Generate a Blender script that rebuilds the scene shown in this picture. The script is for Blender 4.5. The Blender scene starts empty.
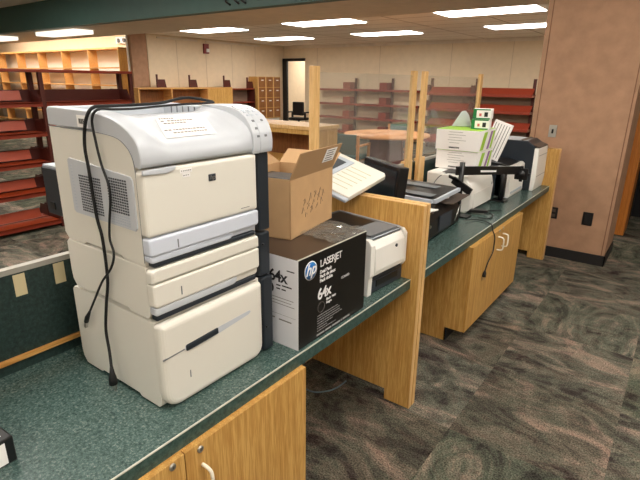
import bpy, bmesh, math, random
from mathutils import Vector, Matrix, Euler
random.seed(4)
PI = math.pi
scn = bpy.context.scene
COL = scn.collection

# ------------------------------------------------------------------ camera
cam_d = bpy.data.cameras.new('camera')
cam_d.sensor_fit = 'HORIZONTAL'; cam_d.sensor_width = 36.0
cam_d.lens = 487.26 / 640.0 * 36.0
cam_d.clip_start = 0.05; cam_d.clip_end = 100
cam = bpy.data.objects.new('camera', cam_d); COL.objects.link(cam)
_r = Vector((0.80265299, 0.59632707, 0.01192455))
_u = Vector((-0.19506331, 0.24355595, 0.95006884))
_f = Vector((-0.56364747, 0.76490164, -0.31181245))
mw = Matrix.Identity(4)
for i in range(3):
    mw[i][0] = _r[i]; mw[i][1] = _u[i]; mw[i][2] = -_f[i]
mw[0][3], mw[1][3], mw[2][3] = 0, 0, 1.69
cam.matrix_world = mw
scn.camera = cam

# ------------------------------------------------------------------ exposure / world
vs = scn.view_settings
vs.view_transform = 'Standard'; vs.look = 'None'; vs.gamma = 1.0
vs.exposure = 0.12
vs.use_curve_mapping = False
world = bpy.data.worlds.new('world'); scn.world = world; world.use_nodes = True
world.node_tree.nodes['Background'].inputs[0].default_value = (1.0, 0.95, 0.88, 1)
world.node_tree.nodes['Background'].inputs[1].default_value = 0.25
LAMP = 15.0          # strength of the troffer diffusers

# ------------------------------------------------------------------ materials
def lin(c):
    o = []
    for v in c:
        v = v / 255.0
        o.append(v / 12.92 if v <= 0.04045 else ((v + 0.055) / 1.055) ** 2.4)
    return (o[0], o[1], o[2], 1.0)

def mat(name, rgb, rough=0.5, metal=0.0, spec=0.5, emit=0.0, noise=0.0, nscale=20.0, bump=0.0):
    m = bpy.data.materials.new(name); m.use_nodes = True
    nt = m.node_tree; b = nt.nodes['Principled BSDF']
    c = lin(rgb)
    b.inputs['Base Color'].default_value = c
    b.inputs['Roughness'].default_value = rough
    b.inputs['Metallic'].default_value = metal
    b.inputs['Specular IOR Level'].default_value = spec
    if emit:
        b.inputs['Emission Color'].default_value = c
        b.inputs['Emission Strength'].default_value = emit
    if noise or bump:
        tc = nt.nodes.new('ShaderNodeTexCoord')
        n = nt.nodes.new('ShaderNodeTexNoise'); n.inputs['Scale'].default_value = nscale
        n.inputs['Detail'].default_value = 4
        nt.links.new(tc.outputs['Object'], n.inputs['Vector'])
        if noise:
            r = nt.nodes.new('ShaderNodeValToRGB')
            lo = [max(0, v * (1 - noise)) for v in c[:3]] + [1]
            hi = [min(1, v * (1 + noise)) for v in c[:3]] + [1]
            r.color_ramp.elements[0].position = 0.3; r.color_ramp.elements[0].color = lo
            r.color_ramp.elements[1].position = 0.7; r.color_ramp.elements[1].color = hi
            nt.links.new(n.outputs['Fac'], r.inputs['Fac'])
            nt.links.new(r.outputs['Color'], b.inputs['Base Color'])
        if bump:
            bp = nt.nodes.new('ShaderNodeBump'); bp.inputs['Strength'].default_value = bump
            bp.inputs['Distance'].default_value = 0.002
            nt.links.new(n.outputs['Fac'], bp.inputs['Height'])
            nt.links.new(bp.outputs['Normal'], b.inputs['Normal'])
    return m

def ramp(nt, fac, stops):
    r = nt.nodes.new('ShaderNodeValToRGB'); e = r.color_ramp.elements
    while len(e) < len(stops): e.new(0.5)
    for k, (p, c) in enumerate(stops):
        e[k].position = p; e[k].color = lin(c)
    nt.links.new(fac, r.inputs['Fac'])
    return r.outputs['Color']

def wood(name, dark, light, axis='Z', rough=0.42):
    m = bpy.data.materials.new(name); m.use_nodes = True
    nt = m.node_tree; b = nt.nodes['Principled BSDF']
    tc = nt.nodes.new('ShaderNodeTexCoord'); mp = nt.nodes.new('ShaderNodeMapping')
    s = {'Z': (26, 26, 1.2), 'Y': (26, 1.2, 26), 'X': (1.2, 26, 26)}[axis]
    mp.inputs['Scale'].default_value = s
    nt.links.new(tc.outputs['Object'], mp.inputs['Vector'])
    n = nt.nodes.new('ShaderNodeTexNoise'); n.inputs['Scale'].default_value = 2.2
    n.inputs['Detail'].default_value = 8; n.inputs['Roughness'].default_value = 0.62
    n.inputs['Distortion'].default_value = 0.35
    nt.links.new(mp.outputs['Vector'], n.inputs['Vector'])
    mp2 = nt.nodes.new('ShaderNodeMapping')
    mp2.inputs['Scale'].default_value = tuple(v * 9 if v > 1 else v * 6 for v in s)
    nt.links.new(tc.outputs['Object'], mp2.inputs['Vector'])
    n2 = nt.nodes.new('ShaderNodeTexNoise'); n2.inputs['Scale'].default_value = 1.2
    nt.links.new(mp2.outputs['Vector'], n2.inputs['Vector'])
    mx = nt.nodes.new('ShaderNodeMath'); mx.operation = 'MULTIPLY_ADD'
    mx.inputs[1].default_value = 0.45; 
    nt.links.new(n2.outputs['Fac'], mx.inputs[0]); 
    mm = nt.nodes.new('ShaderNodeMath'); mm.operation = 'MULTIPLY'; mm.inputs[1].default_value = 0.6
    nt.links.new(n.outputs['Fac'], mm.inputs[0]); nt.links.new(mm.outputs[0], mx.inputs[2])
    c = ramp(nt, mx.outputs[0], [(0.40, dark), (0.52, tuple((a + b_) / 2 for a, b_ in zip(dark, light))), (0.60, light)])
    nt.links.new(c, b.inputs['Base Color'])
    b.inputs['Roughness'].default_value = rough
    return m

def laminate(name, cols, scale, rough=0.3):
    m = bpy.data.materials.new(name); m.use_nodes = True
    nt = m.node_tree; b = nt.nodes['Principled BSDF']
    tc = nt.nodes.new('ShaderNodeTexCoord')
    n = nt.nodes.new('ShaderNodeTexNoise'); n.inputs['Scale'].default_value = scale
    n.inputs['Detail'].default_value = 6; n.inputs['Roughness'].default_value = 0.75
    nt.links.new(tc.outputs['Object'], n.inputs['Vector'])
    c = ramp(nt, n.outputs['Fac'], [(0.36, cols[0]), (0.48, cols[1]), (0.56, cols[2]), (0.68, cols[3])])
    nt.links.new(c, b.inputs['Base Color']); b.inputs['Roughness'].default_value = rough
    return m

def carpet_mat():
    m = bpy.data.materials.new('carpet'); m.use_nodes = True
    nt = m.node_tree; b = nt.nodes['Principled BSDF']; L = nt.links.new
    tc = nt.nodes.new('ShaderNodeTexCoord')
    # tile index
    sc = nt.nodes.new('ShaderNodeVectorMath'); sc.operation = 'MULTIPLY'; sc.inputs[1].default_value = (1.45, 1.45, 0)
    L(tc.outputs['Object'], sc.inputs[0])
    fl = nt.nodes.new('ShaderNodeVectorMath'); fl.operation = 'FLOOR'; L(sc.outputs[0], fl.inputs[0])
    wn = nt.nodes.new('ShaderNodeTexWhiteNoise'); wn.noise_dimensions = '3D'; L(fl.outputs[0], wn.inputs['Vector'])
    off = nt.nodes.new('ShaderNodeVectorMath'); off.operation = 'MULTIPLY_ADD'
    off.inputs[1].default_value = (13, 17, 0); L(wn.outputs['Color'], off.inputs[0]); L(tc.outputs['Object'], off.inputs[2])
    def streak(sx, sy, s, det, dist):
        mp = nt.nodes.new('ShaderNodeMapping'); mp.inputs['Scale'].default_value = (sx, sy, 1)
        mp.inputs['Rotation'].default_value = (0, 0, 0.35)
        L(off.outputs[0], mp.inputs['Vector'])
        n = nt.nodes.new('ShaderNodeTexNoise'); n.inputs['Scale'].default_value = s
        n.inputs['Detail'].default_value = det; n.inputs['Distortion'].default_value = dist
        n.inputs['Roughness'].default_value = 0.65
        L(mp.outputs[0], n.inputs['Vector']); return n.outputs['Fac']
    n1 = streak(1.3, 2.9, 1.6, 8, 1.4)
    n1b = streak(2.8, 1.3, 1.6, 8, 1.4)
    gt = nt.nodes.new('ShaderNodeMath'); gt.operation = 'GREATER_THAN'; gt.inputs[1].default_value = 0.68
    L(wn.outputs['Value'], gt.inputs[0])
    mxv = nt.nodes.new('ShaderNodeMix'); mxv.data_type = 'FLOAT'
    L(gt.outputs[0], mxv.inputs[0]); L(n1, mxv.inputs[2]); L(n1b, mxv.inputs[3])
    c1 = ramp(nt, mxv.outputs[0], [(0.38, (64, 60, 60)), (0.44, (106, 104, 97)), (0.49, (124, 129, 117)), (0.53, (142, 137, 125)), (0.58, (172, 158, 146)), (0.63, (208, 180, 166))])
    n2 = streak(1.8, 2.2, 1.4, 7, 1.6)
    c2 = ramp(nt, n2, [(0.42, (80, 72, 70)), (0.48, (118, 121, 109)), (0.54, (142, 130, 118)), (0.60, (86, 70, 68))])
    mix = nt.nodes.new('ShaderNodeMix'); mix.data_type = 'RGBA'; mix.inputs[0].default_value = 0.42
    L(c1, mix.inputs[6]); L(c2, mix.inputs[7])
    fn = nt.nodes.new('ShaderNodeTexNoise'); fn.inputs['Scale'].default_value = 130; fn.inputs['Detail'].default_value = 3
    L(tc.outputs['Object'], fn.inputs['Vector'])
    fr = ramp(nt, fn.outputs['Fac'], [(0.36, (120, 120, 120)), (0.64, (255, 255, 255))])
    mul = nt.nodes.new('ShaderNodeMix'); mul.data_type = 'RGBA'; mul.blend_type = 'MULTIPLY'; mul.inputs[0].default_value = 0.85
    L(mix.outputs[2], mul.inputs[6]); L(fr, mul.inputs[7])
    # per tile tone
    tone = ramp(nt, wn.outputs['Value'], [(0.0, (225, 215, 205)), (0.5, (255, 255, 250)), (1.0, (215, 222, 208))])
    mul2 = nt.nodes.new('ShaderNodeMix'); mul2.data_type = 'RGBA'; mul2.blend_type = 'MULTIPLY'; mul2.inputs[0].default_value = 1
    L(mul.outputs[2], mul2.inputs[6]); L(tone, mul2.inputs[7])
    L(mul2.outputs[2], b.inputs['Base Color'])
    b.inputs['Roughness'].default_value = 1.0; b.inputs['Specular IOR Level'].default_value = 0.05
    bp = nt.nodes.new('ShaderNodeBump'); bp.inputs['Strength'].default_value = 0.5; bp.inputs['Distance'].default_value = 0.004
    L(fn.outputs['Fac'], bp.inputs['Height']); L(bp.outputs[0], b.inputs['Normal'])
    return m

def ceiling_mat():
    m = bpy.data.materials.new('ceiling_tile'); m.use_nodes = True
    nt = m.node_tree; b = nt.nodes['Principled BSDF']; L = nt.links.new
    tc = nt.nodes.new('ShaderNodeTexCoord')
    br = nt.nodes.new('ShaderNodeTexBrick'); br.offset = 0.0
    br.inputs['Color1'].default_value = lin((246, 238, 228)); br.inputs['Color2'].default_value = lin((242, 234, 222))
    br.inputs['Mortar'].default_value = lin((150, 128, 106))
    br.inputs['Scale'].default_value = 1.0; br.inputs['Mortar Size'].default_value = 0.012
    br.inputs['Brick Width'].default_value = 1.55; br.inputs['Row Height'].default_value = 0.65
    L(tc.outputs['Object'], br.inputs['Vector']); L(br.outputs['Color'], b.inputs['Base Color'])
    b.inputs['Roughness'].default_value = 0.95
    return m

def plexi_mat():
    m = bpy.data.materials.new('clear_plastic'); m.use_nodes = True
    nt = m.node_tree; nt.nodes.remove(nt.nodes['Principled BSDF']); out = nt.nodes['Material Output']
    t = nt.nodes.new('ShaderNodeBsdfTransparent'); t.inputs[0].default_value = (0.96, 0.97, 0.96, 1)
    g = nt.nodes.new('ShaderNodeBsdfGlossy'); g.inputs['Roughness'].default_value = 0.04
    d = nt.nodes.new('ShaderNodeBsdfDiffuse'); d.inputs[0].default_value = (0.8, 0.78, 0.74, 1)
    fr = nt.nodes.new('ShaderNodeLayerWeight'); fr.inputs[0].default_value = 0.06
    m1 = nt.nodes.new('ShaderNodeMixShader'); m1.inputs[0].default_value = 0.05
    nt.links.new(t.outputs[0], m1.inputs[1]); nt.links.new(d.outputs[0], m1.inputs[2])
    m2 = nt.nodes.new('ShaderNodeMixShader')
    nt.links.new(fr.outputs['Facing'], m2.inputs[0]); nt.links.new(m1.outputs[0], m2.inputs[1]); nt.links.new(g.outputs[0], m2.inputs[2])
    nt.links.new(m2.outputs[0], out.inputs[0])
    return m

M = {}
M['carpet'] = carpet_mat()
M['ceiling'] = ceiling_mat()
M['ceiling_near'] = mat('ceiling_front_tile', (244, 234, 220), 0.95)
M['soffit'] = mat('soffit_paint', (222, 208, 190), 0.6, noise=0.06, nscale=6)
M['fascia'] = mat('green_fascia', (70, 100, 94), 0.55, noise=0.06, nscale=5)
M['wall'] = mat('wall_covering', (226, 206, 176), 0.9, noise=0.03, nscale=8)
M['wall_light'] = mat('wall_paint', (244, 238, 230), 0.9)
M['pillar'] = mat('pillar_covering', (170, 132, 104), 0.85, noise=0.11, nscale=9, bump=0.15)
M['seam'] = mat('seam_line', (120, 84, 60), 0.8)
M['base'] = mat('rubber_base', (28, 26, 26), 0.6)
M['black_frame'] = mat('black_frame', (18, 17, 18), 0.5)
M['oak'] = wood('oak_panel', (180, 130, 62), (214, 170, 98))
M['oak_y'] = wood('oak_strip', (186, 128, 60), (220, 168, 98), 'Y')
M['oak_light'] = wood('oak_edge', (206, 160, 98), (232, 192, 132))
M['oak_dark'] = wood('oak_dark_brown', (120, 74, 36), (160, 106, 58))  # darker brown oak for back panels and drawer fronts
M['tan_wood'] = wood('tan_shelf_wood', (186, 132, 70), (220, 168, 102), 'X')
M['table_wood'] = wood('table_wood', (214, 144, 84), (232, 168, 110), 'X')
M['counter'] = laminate('green_laminate', [(40, 56, 54), (62, 84, 80), (80, 102, 96), (134, 136, 130)], 150, 0.26)
M['counter_edge'] = laminate('green_laminate_edge', [(34, 56, 52), (50, 76, 72), (62, 90, 84), (84, 96, 92)], 60, 0.35)
M['green_panel'] = laminate('dark_green_panel', [(22, 36, 34), (30, 48, 45), (38, 58, 54), (56, 70, 66)], 70, 0.45)
M['edge_line'] = mat('laminate_edge_line', (196, 196, 184), 0.4)
M['red'] = mat('red_steel', (132, 48, 28), 0.4)
M['red_bright'] = mat('orange_red_steel', (176, 68, 28), 0.4)
M['red_dark'] = mat('dark_red_steel', (78, 30, 22), 0.45)
M['grey_shelf'] = mat('grey_shelf_back', (142, 116, 98), 0.8)
M['cream'] = mat('cream_plastic', (226, 222, 211), 0.42)
M['white_plastic'] = mat('white_plastic', (240, 238, 232), 0.4)
M['greywhite'] = mat('grey_white_plastic', (196, 200, 206), 0.38)
M['blue_white'] = mat('blue_white_plastic', (208, 214, 226), 0.38)
M['blue_grey'] = mat('blue_grey_plastic', (182, 190, 200), 0.4)
M['mid_grey'] = mat('mid_grey_plastic', (112, 116, 120), 0.4)
M['dark_grey'] = mat('dark_grey_plastic', (52, 58, 66), 0.42)
M['navy'] = mat('charcoal_plastic', (33, 40, 48), 0.4)
M['black'] = mat('black_plastic', (18, 18, 20), 0.35)
M['black_matt'] = mat('black_rubber', (14, 14, 15), 0.6)
M['brown_top'] = mat('brown_grey_plastic', (84, 72, 64), 0.5)
M['display'] = mat('display_screen', (40, 46, 50), 0.2)
M['paper'] = mat('paper', (248, 238, 234), 0.8)
M['paper_white'] = mat('white_card', (246, 243, 240), 0.7)
M['card_box'] = mat('toner_box_white', (222, 222, 226), 0.5)
M['card_black'] = mat('toner_box_black', (12, 12, 13), 0.32)
M['card_brown'] = mat('toner_box_top', (66, 52, 42), 0.35)
M['ink'] = mat('ink_black', (28, 28, 30), 0.7)
M['ink_grey'] = mat('ink_grey', (120, 116, 112), 0.8)
M['ink_white'] = mat('ink_white', (238, 238, 238), 0.6)
M['blue_logo'] = mat('logo_blue', (28, 112, 186), 0.4)
M['cardboard'] = mat('cardboard', (194, 156, 112), 0.85, noise=0.05, nscale=14)
M['cardboard_in'] = mat('cardboard_inside', (172, 136, 96), 0.9)
M['lime'] = mat('lime_green_card', (158, 206, 52), 0.5)
M['green_card'] = mat('green_card', (24, 124, 62), 0.5)
M['purple'] = mat('purple_print', (150, 110, 160), 0.6)
M['pink'] = mat('pink_print', (214, 110, 110), 0.6)
M['metal'] = mat('brushed_metal', (190, 188, 182), 0.3, metal=0.9)
M['handle'] = mat('cream_handle', (238, 232, 214), 0.35)
M['tape'] = mat('masking_tape', (206, 190, 150), 0.8)
M['teal'] = mat('teal_fabric', (66, 100, 100), 0.9)
M['lilac'] = mat('lilac_panel', (150, 112, 108), 0.8)
M['lamp'] = mat('lamp_diffuser', (255, 249, 240), 0.5, emit=LAMP)
M['lamp_side'] = mat('lamp_lens', (255, 246, 230), 0.5, emit=1.3)
M['plexi'] = plexi_mat()
M['brass'] = mat('cloudy_film', (170, 140, 120), 0.2)
M['cable_blue'] = mat('blue_grey_cable', (96, 116, 128), 0.5)
M['switch_plate'] = mat('steel_plate', (172, 168, 158), 0.4, metal=0.3)
M['dark_void'] = mat('dark_room_shade', (20, 19, 20), 0.9)  # darkness of an unlit room painted in as near-black
M['golden'] = wood('golden_oak_door', (170, 100, 34), (198, 124, 50))

# ------------------------------------------------------------------ mesh helpers
class MB:
    def __init__(s): s.bm = bmesh.new(); s.mats = []
    def mi(s, m):
        if m is None: m = s.mats[0] if s.mats else None
        if m not in s.mats: s.mats.append(m)
        return s.mats.index(m)
    def _add(s, t, m, smooth=False):
        k = s.mi(m)
        for f in t.faces: f.material_index = k; f.smooth = smooth
        me = bpy.data.meshes.new('t'); t.to_mesh(me); t.free()
        s.bm.from_mesh(me); bpy.data.meshes.remove(me)
    def box(s, a, b, bev=0.0, m=None, seg=2, rot=None, pivot=None):
        t = bmesh.new(); bmesh.ops.create_cube(t, size=1)
        sz = [abs(b[i] - a[i]) for i in range(3)]; c = Vector([(a[i] + b[i]) / 2 for i in range(3)])
        for v in t.verts: v.co = Vector([v.co[i] * sz[i] for i in range(3)])
        if bev: bmesh.ops.bevel(t, geom=t.edges[:], offset=min(bev, min(sz) * 0.45), segments=seg, affect='EDGES', profile=0.5)
        if rot:
            R = Euler(rot).to_matrix(); p = Vector(pivot) if pivot else c
            for v in t.verts: v.co = R @ (v.co + c - p) + p
        else:
            for v in t.verts: v.co += c
        s._add(t, m); return s
    def prism(s, pts, axis, a, b, m=None, bev=0.0, seg=2, smooth=False):
        # pts: 2D outline in the plane normal to axis: X->(y,z) Y->(x,z) Z->(x,y)
        t = bmesh.new()
        def mk(p, h):
            return {'X': (h, p[0], p[1]), 'Y': (p[0], h, p[1]), 'Z': (p[0], p[1], h)}[axis]
        va = [t.verts.new(mk(p, a)) for p in pts]; vb = [t.verts.new(mk(p, b)) for p in pts]
        t.faces.new(va); t.faces.new(vb)
        n = len(pts)
        for i in range(n): t.faces.new((va[i], va[(i + 1) % n], vb[(i + 1) % n], vb[i]))
        bmesh.ops.recalc_face_normals(t, faces=t.faces[:])
        if bev: bmesh.ops.bevel(t, geom=t.edges[:], offset=bev, segments=seg, affect='EDGES', profile=0.5)
        s._add(t, m, smooth); return s
    def tube(s, pts, r, m=None, n=8, closed=False):
        pts = [Vector(p) for p in pts]; t = bmesh.new(); rings = []; N = len(pts)
        up = Vector((0, 0, 1)); prev = None
        for i, p in enumerate(pts):
            if closed: d = (pts[(i + 1) % N] - pts[i - 1])
            else: d = pts[min(i + 1, N - 1)] - pts[max(i - 1, 0)]
            d.normalize()
            a = prev if prev is not None else (up if abs(d.z) < 0.9 else Vector((1, 0, 0)))
            x = (a - d * a.dot(d)); 
            if x.length < 1e-4: x = Vector((1, 0, 0)) - d * d.x
            x.normalize(); prev = x; y = d.cross(x)
            rr = r[i] if isinstance(r, (list, tuple)) else r
            rings.append([t.verts.new(p + (x * math.cos(2 * PI * k / n) + y * math.sin(2 * PI * k / n)) * rr) for k in range(n)])
        for i in range(N if closed else N - 1):
            A, B = rings[i], rings[(i + 1) % N]
            for k in range(n): t.faces.new((A[k], A[(k + 1) % n], B[(k + 1) % n], B[k]))
        if not closed:
            t.faces.new(rings[0][::-1]); t.faces.new(rings[-1])
        bmesh.ops.recalc_face_normals(t, faces=t.faces[:])
        s._add(t, m, True); return s
    def cyl(s, p0, p1, r, m=None, n=20, r2=None):
        return s.tube([p0, p1], [r, r if r2 is None else r2], m, n)
    def quad(s, vs, m=None):
        t = bmesh.new(); t.faces.new([t.verts.new(v) for v in vs]); s._add(t, m); return s
    def slab(s, o, u, v, th, m=None):
        # parallelepiped from corner o, edges u and v, thickness vector th
        o, u, v, th = map(Vector, (o, u, v, th)); t = bmesh.new()
        P = [o, o + u, o + u + v, o + v]; A = [t.verts.new(p) for p in P]; B = [t.verts.new(p + th) for p in P]
        t.faces.new(A); t.faces.new(B)
        for i in range(4): t.faces.new((A[i], A[(i + 1) % 4], B[(i + 1) % 4], B[i]))
        bmesh.ops.recalc_face_normals(t, faces=t.faces[:]); s._add(t, m); return s
    def build(s, name, m=None, parent=None, kind=None):
        me = bpy.data.meshes.new(name); s.bm.to_mesh(me); s.bm.free()
        o = bpy.data.objects.new(name, me); COL.objects.link(o)
        ms = [x if x is not None else m for x in s.mats] or [m]
        for x in ms: me.materials.append(x)
        if parent: o.parent = parent
        if kind: o['kind'] = kind
        return o

def tag(o, label, cat, group=None):
    o['label'] = label; o['category'] = cat
    if group: o['group'] = group
    return o
def thing(name, label, cat, loc=(0, 0, 0), rz=0.0, group=None):
    o = bpy.data.objects.new(name, None); COL.objects.link(o); o.empty_display_size = 0.05
    o.location = loc; o.rotation_euler = (0, 0, rz); return tag(o, label, cat, group)
def copy_tree(o, parent=None):
    c = o.copy(); COL.objects.link(c)
    if parent: c.parent = parent
    for ch in list(o.children): copy_tree(ch, c)
    return c
def struct(name, mb, m=None, parent=None): return mb.build(name, m, parent, 'structure' if parent is None else None)
def text(name, body, size, mat_, parent, origin, xdir, ydir, shear=0.0, spacing=1.0, label=None, depth=0.0004, line=1.0, bold=0.0):
    cu = bpy.data.curves.new(name, 'FONT'); cu.body = body; cu.size = size; cu.shear = shear
    cu.space_character = spacing; cu.extrude = depth; cu.space_line = line; cu.offset = bold
    o = bpy.data.objects.new('tmp', cu); COL.objects.link(o)
    dg = bpy.context.evaluated_depsgraph_get(); dg.update()
    me = bpy.data.meshes.new_from_object(o.evaluated_get(dg))
    bpy.data.objects.remove(o); bpy.data.curves.remove(cu)
    x = Vector(xdir).normalized(); y = Vector(ydir).normalized(); z = x.cross(y); og = Vector(origin)
    for v in me.vertices: v.co = og + x * v.co.x + y * v.co.y + z * v.co.z
    me.materials.clear(); me.materials.append(mat_)
    t = bpy.data.objects.new(name, me); COL.objects.link(t)
    if parent: t.parent = parent
    if label: t['label'] = label
    return t
def smoothpath(pts, sub=6):
    P = [Vector(p) for p in pts]; out = []
    for i in range(len(P) - 1):
        p0 = P[max(i - 1, 0)]; p1 = P[i]; p2 = P[i + 1]; p3 = P[min(i + 2, len(P) - 1)]
        for k in range(sub):
            t = k / sub
            out.append(0.5 * ((2 * p1) + (p2 - p0) * t + (2 * p0 - 5 * p1 + 4 * p2 - p3) * t * t + (3 * p1 - p0 - 3 * p2 + p3) * t ** 3))
    out.append(P[-1]); return out

# ================================================================== SETTING
struct('floor', MB().box((-23, -5, -0.1), (7, 15.6, 0)), M['carpet'])
struct('ceiling', MB().box((-11.55, 6.87, 2.75), (7, 15.6, 2.85)), M['ceiling'])
struct('ceiling_alcove', MB().box((-23, 6.87, 3.1), (-11.55, 8.75, 3.2)), M['wall_light'])
c2 = MB().box((-23, -5, 3.10), (7, 5.35, 3.2)); struct('ceiling_front', c2, M['ceiling_near'])
struct('trim_soffit', MB().box((-23, 5.35, 2.6), (7, 6.87, 3.2)), M['soffit'])
struct('trim_fascia', MB().box((-23, 5.2, 2.6), (7, 5.35, 3.1)), M['fascia'])
struct('wall_back', MB().box((-11.4, 13.3, 0), (-11.25, 13.45, 2.75)).box((-11.25, 13.3, 2.31), (-10.5, 13.45, 2.75)).box((-10.5, 13.3, 0), (-0.42, 13.45, 2.75)), M['wall'])
struct('wall_left', MB().box((-11.55, 8.0, 0), (-11.4, 15.6, 2.75)), M['wall'])
struct('wall_alcove', MB().box((-23, 8.6, 0), (-11.55, 8.75, 3.1)), M['wall'])
struct('wall_far_left', MB().box((-23.1, -5, 0), (-23, 8.7, 3.2)), M['wall'])
struct('wall_front', MB().box((-23, -5.1, 0), (7, -5, 3.2)), M['wall'])
struct('wall_right_side', MB().box((7, -5, 0), (7.1, 7, 3.2)), M['wall'])
struct('wall_side_room', MB().box((-0.56, 6.9, 0), (-0.42, 13.45, 2.75)), M['wall'])
struct('wall_corridor', MB().box((-11.4, 15.5, 0), (-8.5, 15.6, 2.75)), M['wall_light'])
# door opening in back wall: black frame
struct('door_1', MB().box((-11.40, 13.22, 0), (-11.22, 13.3, 2.33)).box((-11.75 + 0.35, 13.22, 2.27), (-10.48, 13.3, 2.36)), M['black_frame'])
# dark tan rail along top of back and left walls
struct('trim_back_rail', MB().box((-11.38, 13.26, 2.66), (-0.4, 13.3, 2.75)), M['soffit'])
struct('trim_left_rail', MB().box((-11.4, 8.3, 2.66), (-11.36, 9.6, 2.70)).box((-11.4, 9.9, 2.66), (-11.36, 12.1, 2.70)), M['soffit'])
sm = MB()
for x in (-10.0, -7.7, -5.5, -3.9): sm.box((x, 13.296, 0), (x + 0.012, 13.3, 2.66))
for y in (8.9, 9.9, 10.9, 11.9): sm.box((-11.4, y, 0), (-11.396, y + 0.012, 2.66))
struct('trim_wall_seams', sm, mat('wall_seam', (196, 174, 146), 0.9))
# column at the end of the alcove wall
struct('trim_alcove_column', MB().box((-11.54, 7.55, 0), (-11.42, 8.0, 3.1)), M['pillar'])
struct('trim_column_edge', MB().box((-11.57, 7.52, 0), (-11.52, 7.56, 2.75)), M['wall_light'])
# pillar
pl = MB().box((-1.255, 5.2, 0), (-0.42, 5.8, 2.6))
struct('wall_pillar', pl, M['pillar'])
struct('trim_pillar_seams', MB().box((-1.215, 5.197, 0.1), (-1.209, 5.2, 2.6)).box((-0.45, 5.197, 0.1), (-0.443, 5.2, 2.6)).box((-0.42, 5.24, 0.1), (-0.417, 5.247, 2.6)), M['seam'])
struct('baseboard_pillar', MB().box((-1.26, 5.188, 0), (-0.408, 5.2, 0.105)).box((-0.42, 5.188, 0), (-0.408, 5.8, 0.105)), M['base'])
# doorway right of pillar
struct('wall_right', MB().box((0.9, 6.6, 0), (7, 6.75, 2.6)), M['wall'])
dr = MB().box((-0.56, 6.5, 0), (-0.38, 6.9, 2.6)); struct('door_2', dr, M['golden'])
struct('wall_dark_recess', MB().box((-0.42, 7.6, 0), (0.95, 7.7, 2.6)).box((-0.42, 6.9, 0), (-0.40, 7.6, 2.6)).box((-0.42, 6.9, 2.55), (0.95, 7.6, 2.6)).box((0.9, 6.75, 0), (0.95, 7.6, 2.6)), M['dark_void'])  # near-black walls stand in for the unlit space past the door

# ================================================================== COUNTER
Z = 0.75
XB = -1.65           # face of the rear screen
def counter_top(y0, y1, label):
    t = thing('countertop', label, 'countertop', (-1.3, y0, 0.70))
    L = y1 - y0
    MB().box((-0.349, 0, 0.012), (0.326, L, 0.05), m=M['counter']).build('top_surface', None, t)
    MB().box((0.322, 0, 0), (0.330, L, 0.046), m=M['counter_edge']).box((-0.3, 0.005, 0), (0.322, L - 0.005, 0.012), m=M['counter_edge']).build('front_edge', None, t)
    MB().box((0.3260, 0, 0.0462), (0.3302, L, 0.0503)).build('edge_line', M['edge_line'], t)
    return t
counter_top(-1.3, 2.083, 'green speckled laminate countertop in the foreground under the printer stack')
counter_top(2.157, 5.018, 'green laminate countertop beyond the oak partition, crowded with black and white printers')

def partition(y, h, label, back=-1.62):
    t = thing('partition_panel', label, 'partition', (-0.93, y, 0))
    pts = lambda: [(0, 0), (-0.15, 0), (-0.15, 0.065), (back + 0.92, 0.065), (back + 0.92, h), (0, h)]
    MB().prism(pts(), 'Y', 0.0, 0.03, bev=0.0015, seg=1).build('front_board', M['oak'], t)
    MB().prism(pts(), 'Y', 0.04, 0.07, bev=0.0015, seg=1).build('rear_board', M['oak'], t)
    MB().prism([(-0.004, 0.01), (-0.14, 0.01), (-0.14, 0.07), (back + 0.93, 0.07), (back + 0.93, h - 0.004), (-0.004, h - 0.004)], 'Y', 0.029, 0.041).build('core', M['oak_light'], t)
    MB().box((0, 0.0, 0.0), (0.003, 0.03, h)).box((0, 0.04, 0), (0.003, 0.07, h)).box((back + 0.92, 0, h), (0, 0.03, h + 0.003)).box((back + 0.92, 0.04, h), (0, 0.07, h + 0.003)).build('edge_banding', M['oak_light'], t)
    return t
partition(2.085, 1.13, 'tall oak divider panel crossing the counter behind the small white printer')
partition(5.02, 1.10, 'oak end panel at the far end of the counter against the brown pillar')

def dhandle(t, y, z0, z1, x):
    pts = smoothpath([(x, y, z0), (x + 0.025, y, z0 + 0.001), (x + 0.04, y, z0 + 0.015), (x + 0.04, y, z1 - 0.015), (x + 0.025, y, z1 - 0.001), (x, y, z1)], 4)
    return MB().tube(pts, 0.0055, n=8).build('handle', M['handle'], t)
def cabinet(y0, y1, x1, seams, label, locks, handles):
    t = thing('base_cabinet', label, 'cabinet', (0, 0, 0))
    b = MB().box((XB + 0.05, y0, 0.10), (x1 - 0.018, y1, 0.70)).box((XB + 0.05, y0, 0.0), (x1 - 0.13, y1, 0.10))
    b.build('carcass', M['oak'], t)
    es = [y0] + seams + [y1]; ds = []
    for i in range(len(es) - 1):
        d = MB().box((x1 - 0.018, es[i] + 0.0015, 0.10), (x1, es[i + 1] - 0.0015, 0.698), bev=0.001, seg=1).build('door', M['oak'], t); ds.append(d)
    for (k, y, z) in locks:
        MB().cyl((x1 - 0.001, y, z), (x1 + 0.004, y, z), 0.0105, n=16).box((x1 + 0.004, y - 0.001, z - 0.005), (x1 + 0.0045, y + 0.001, z + 0.005), m=M['black']).build('lock', M['metal'], ds[k])
    for (k, y, za, zb) in handles: dhandle(ds[k], y, za, zb, x1)
    MB().box((x1 - 0.14, y0, 0), (x1 - 0.128, y1, 0.1)).build('toe_kick', M['base'], t)
    return t
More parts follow.
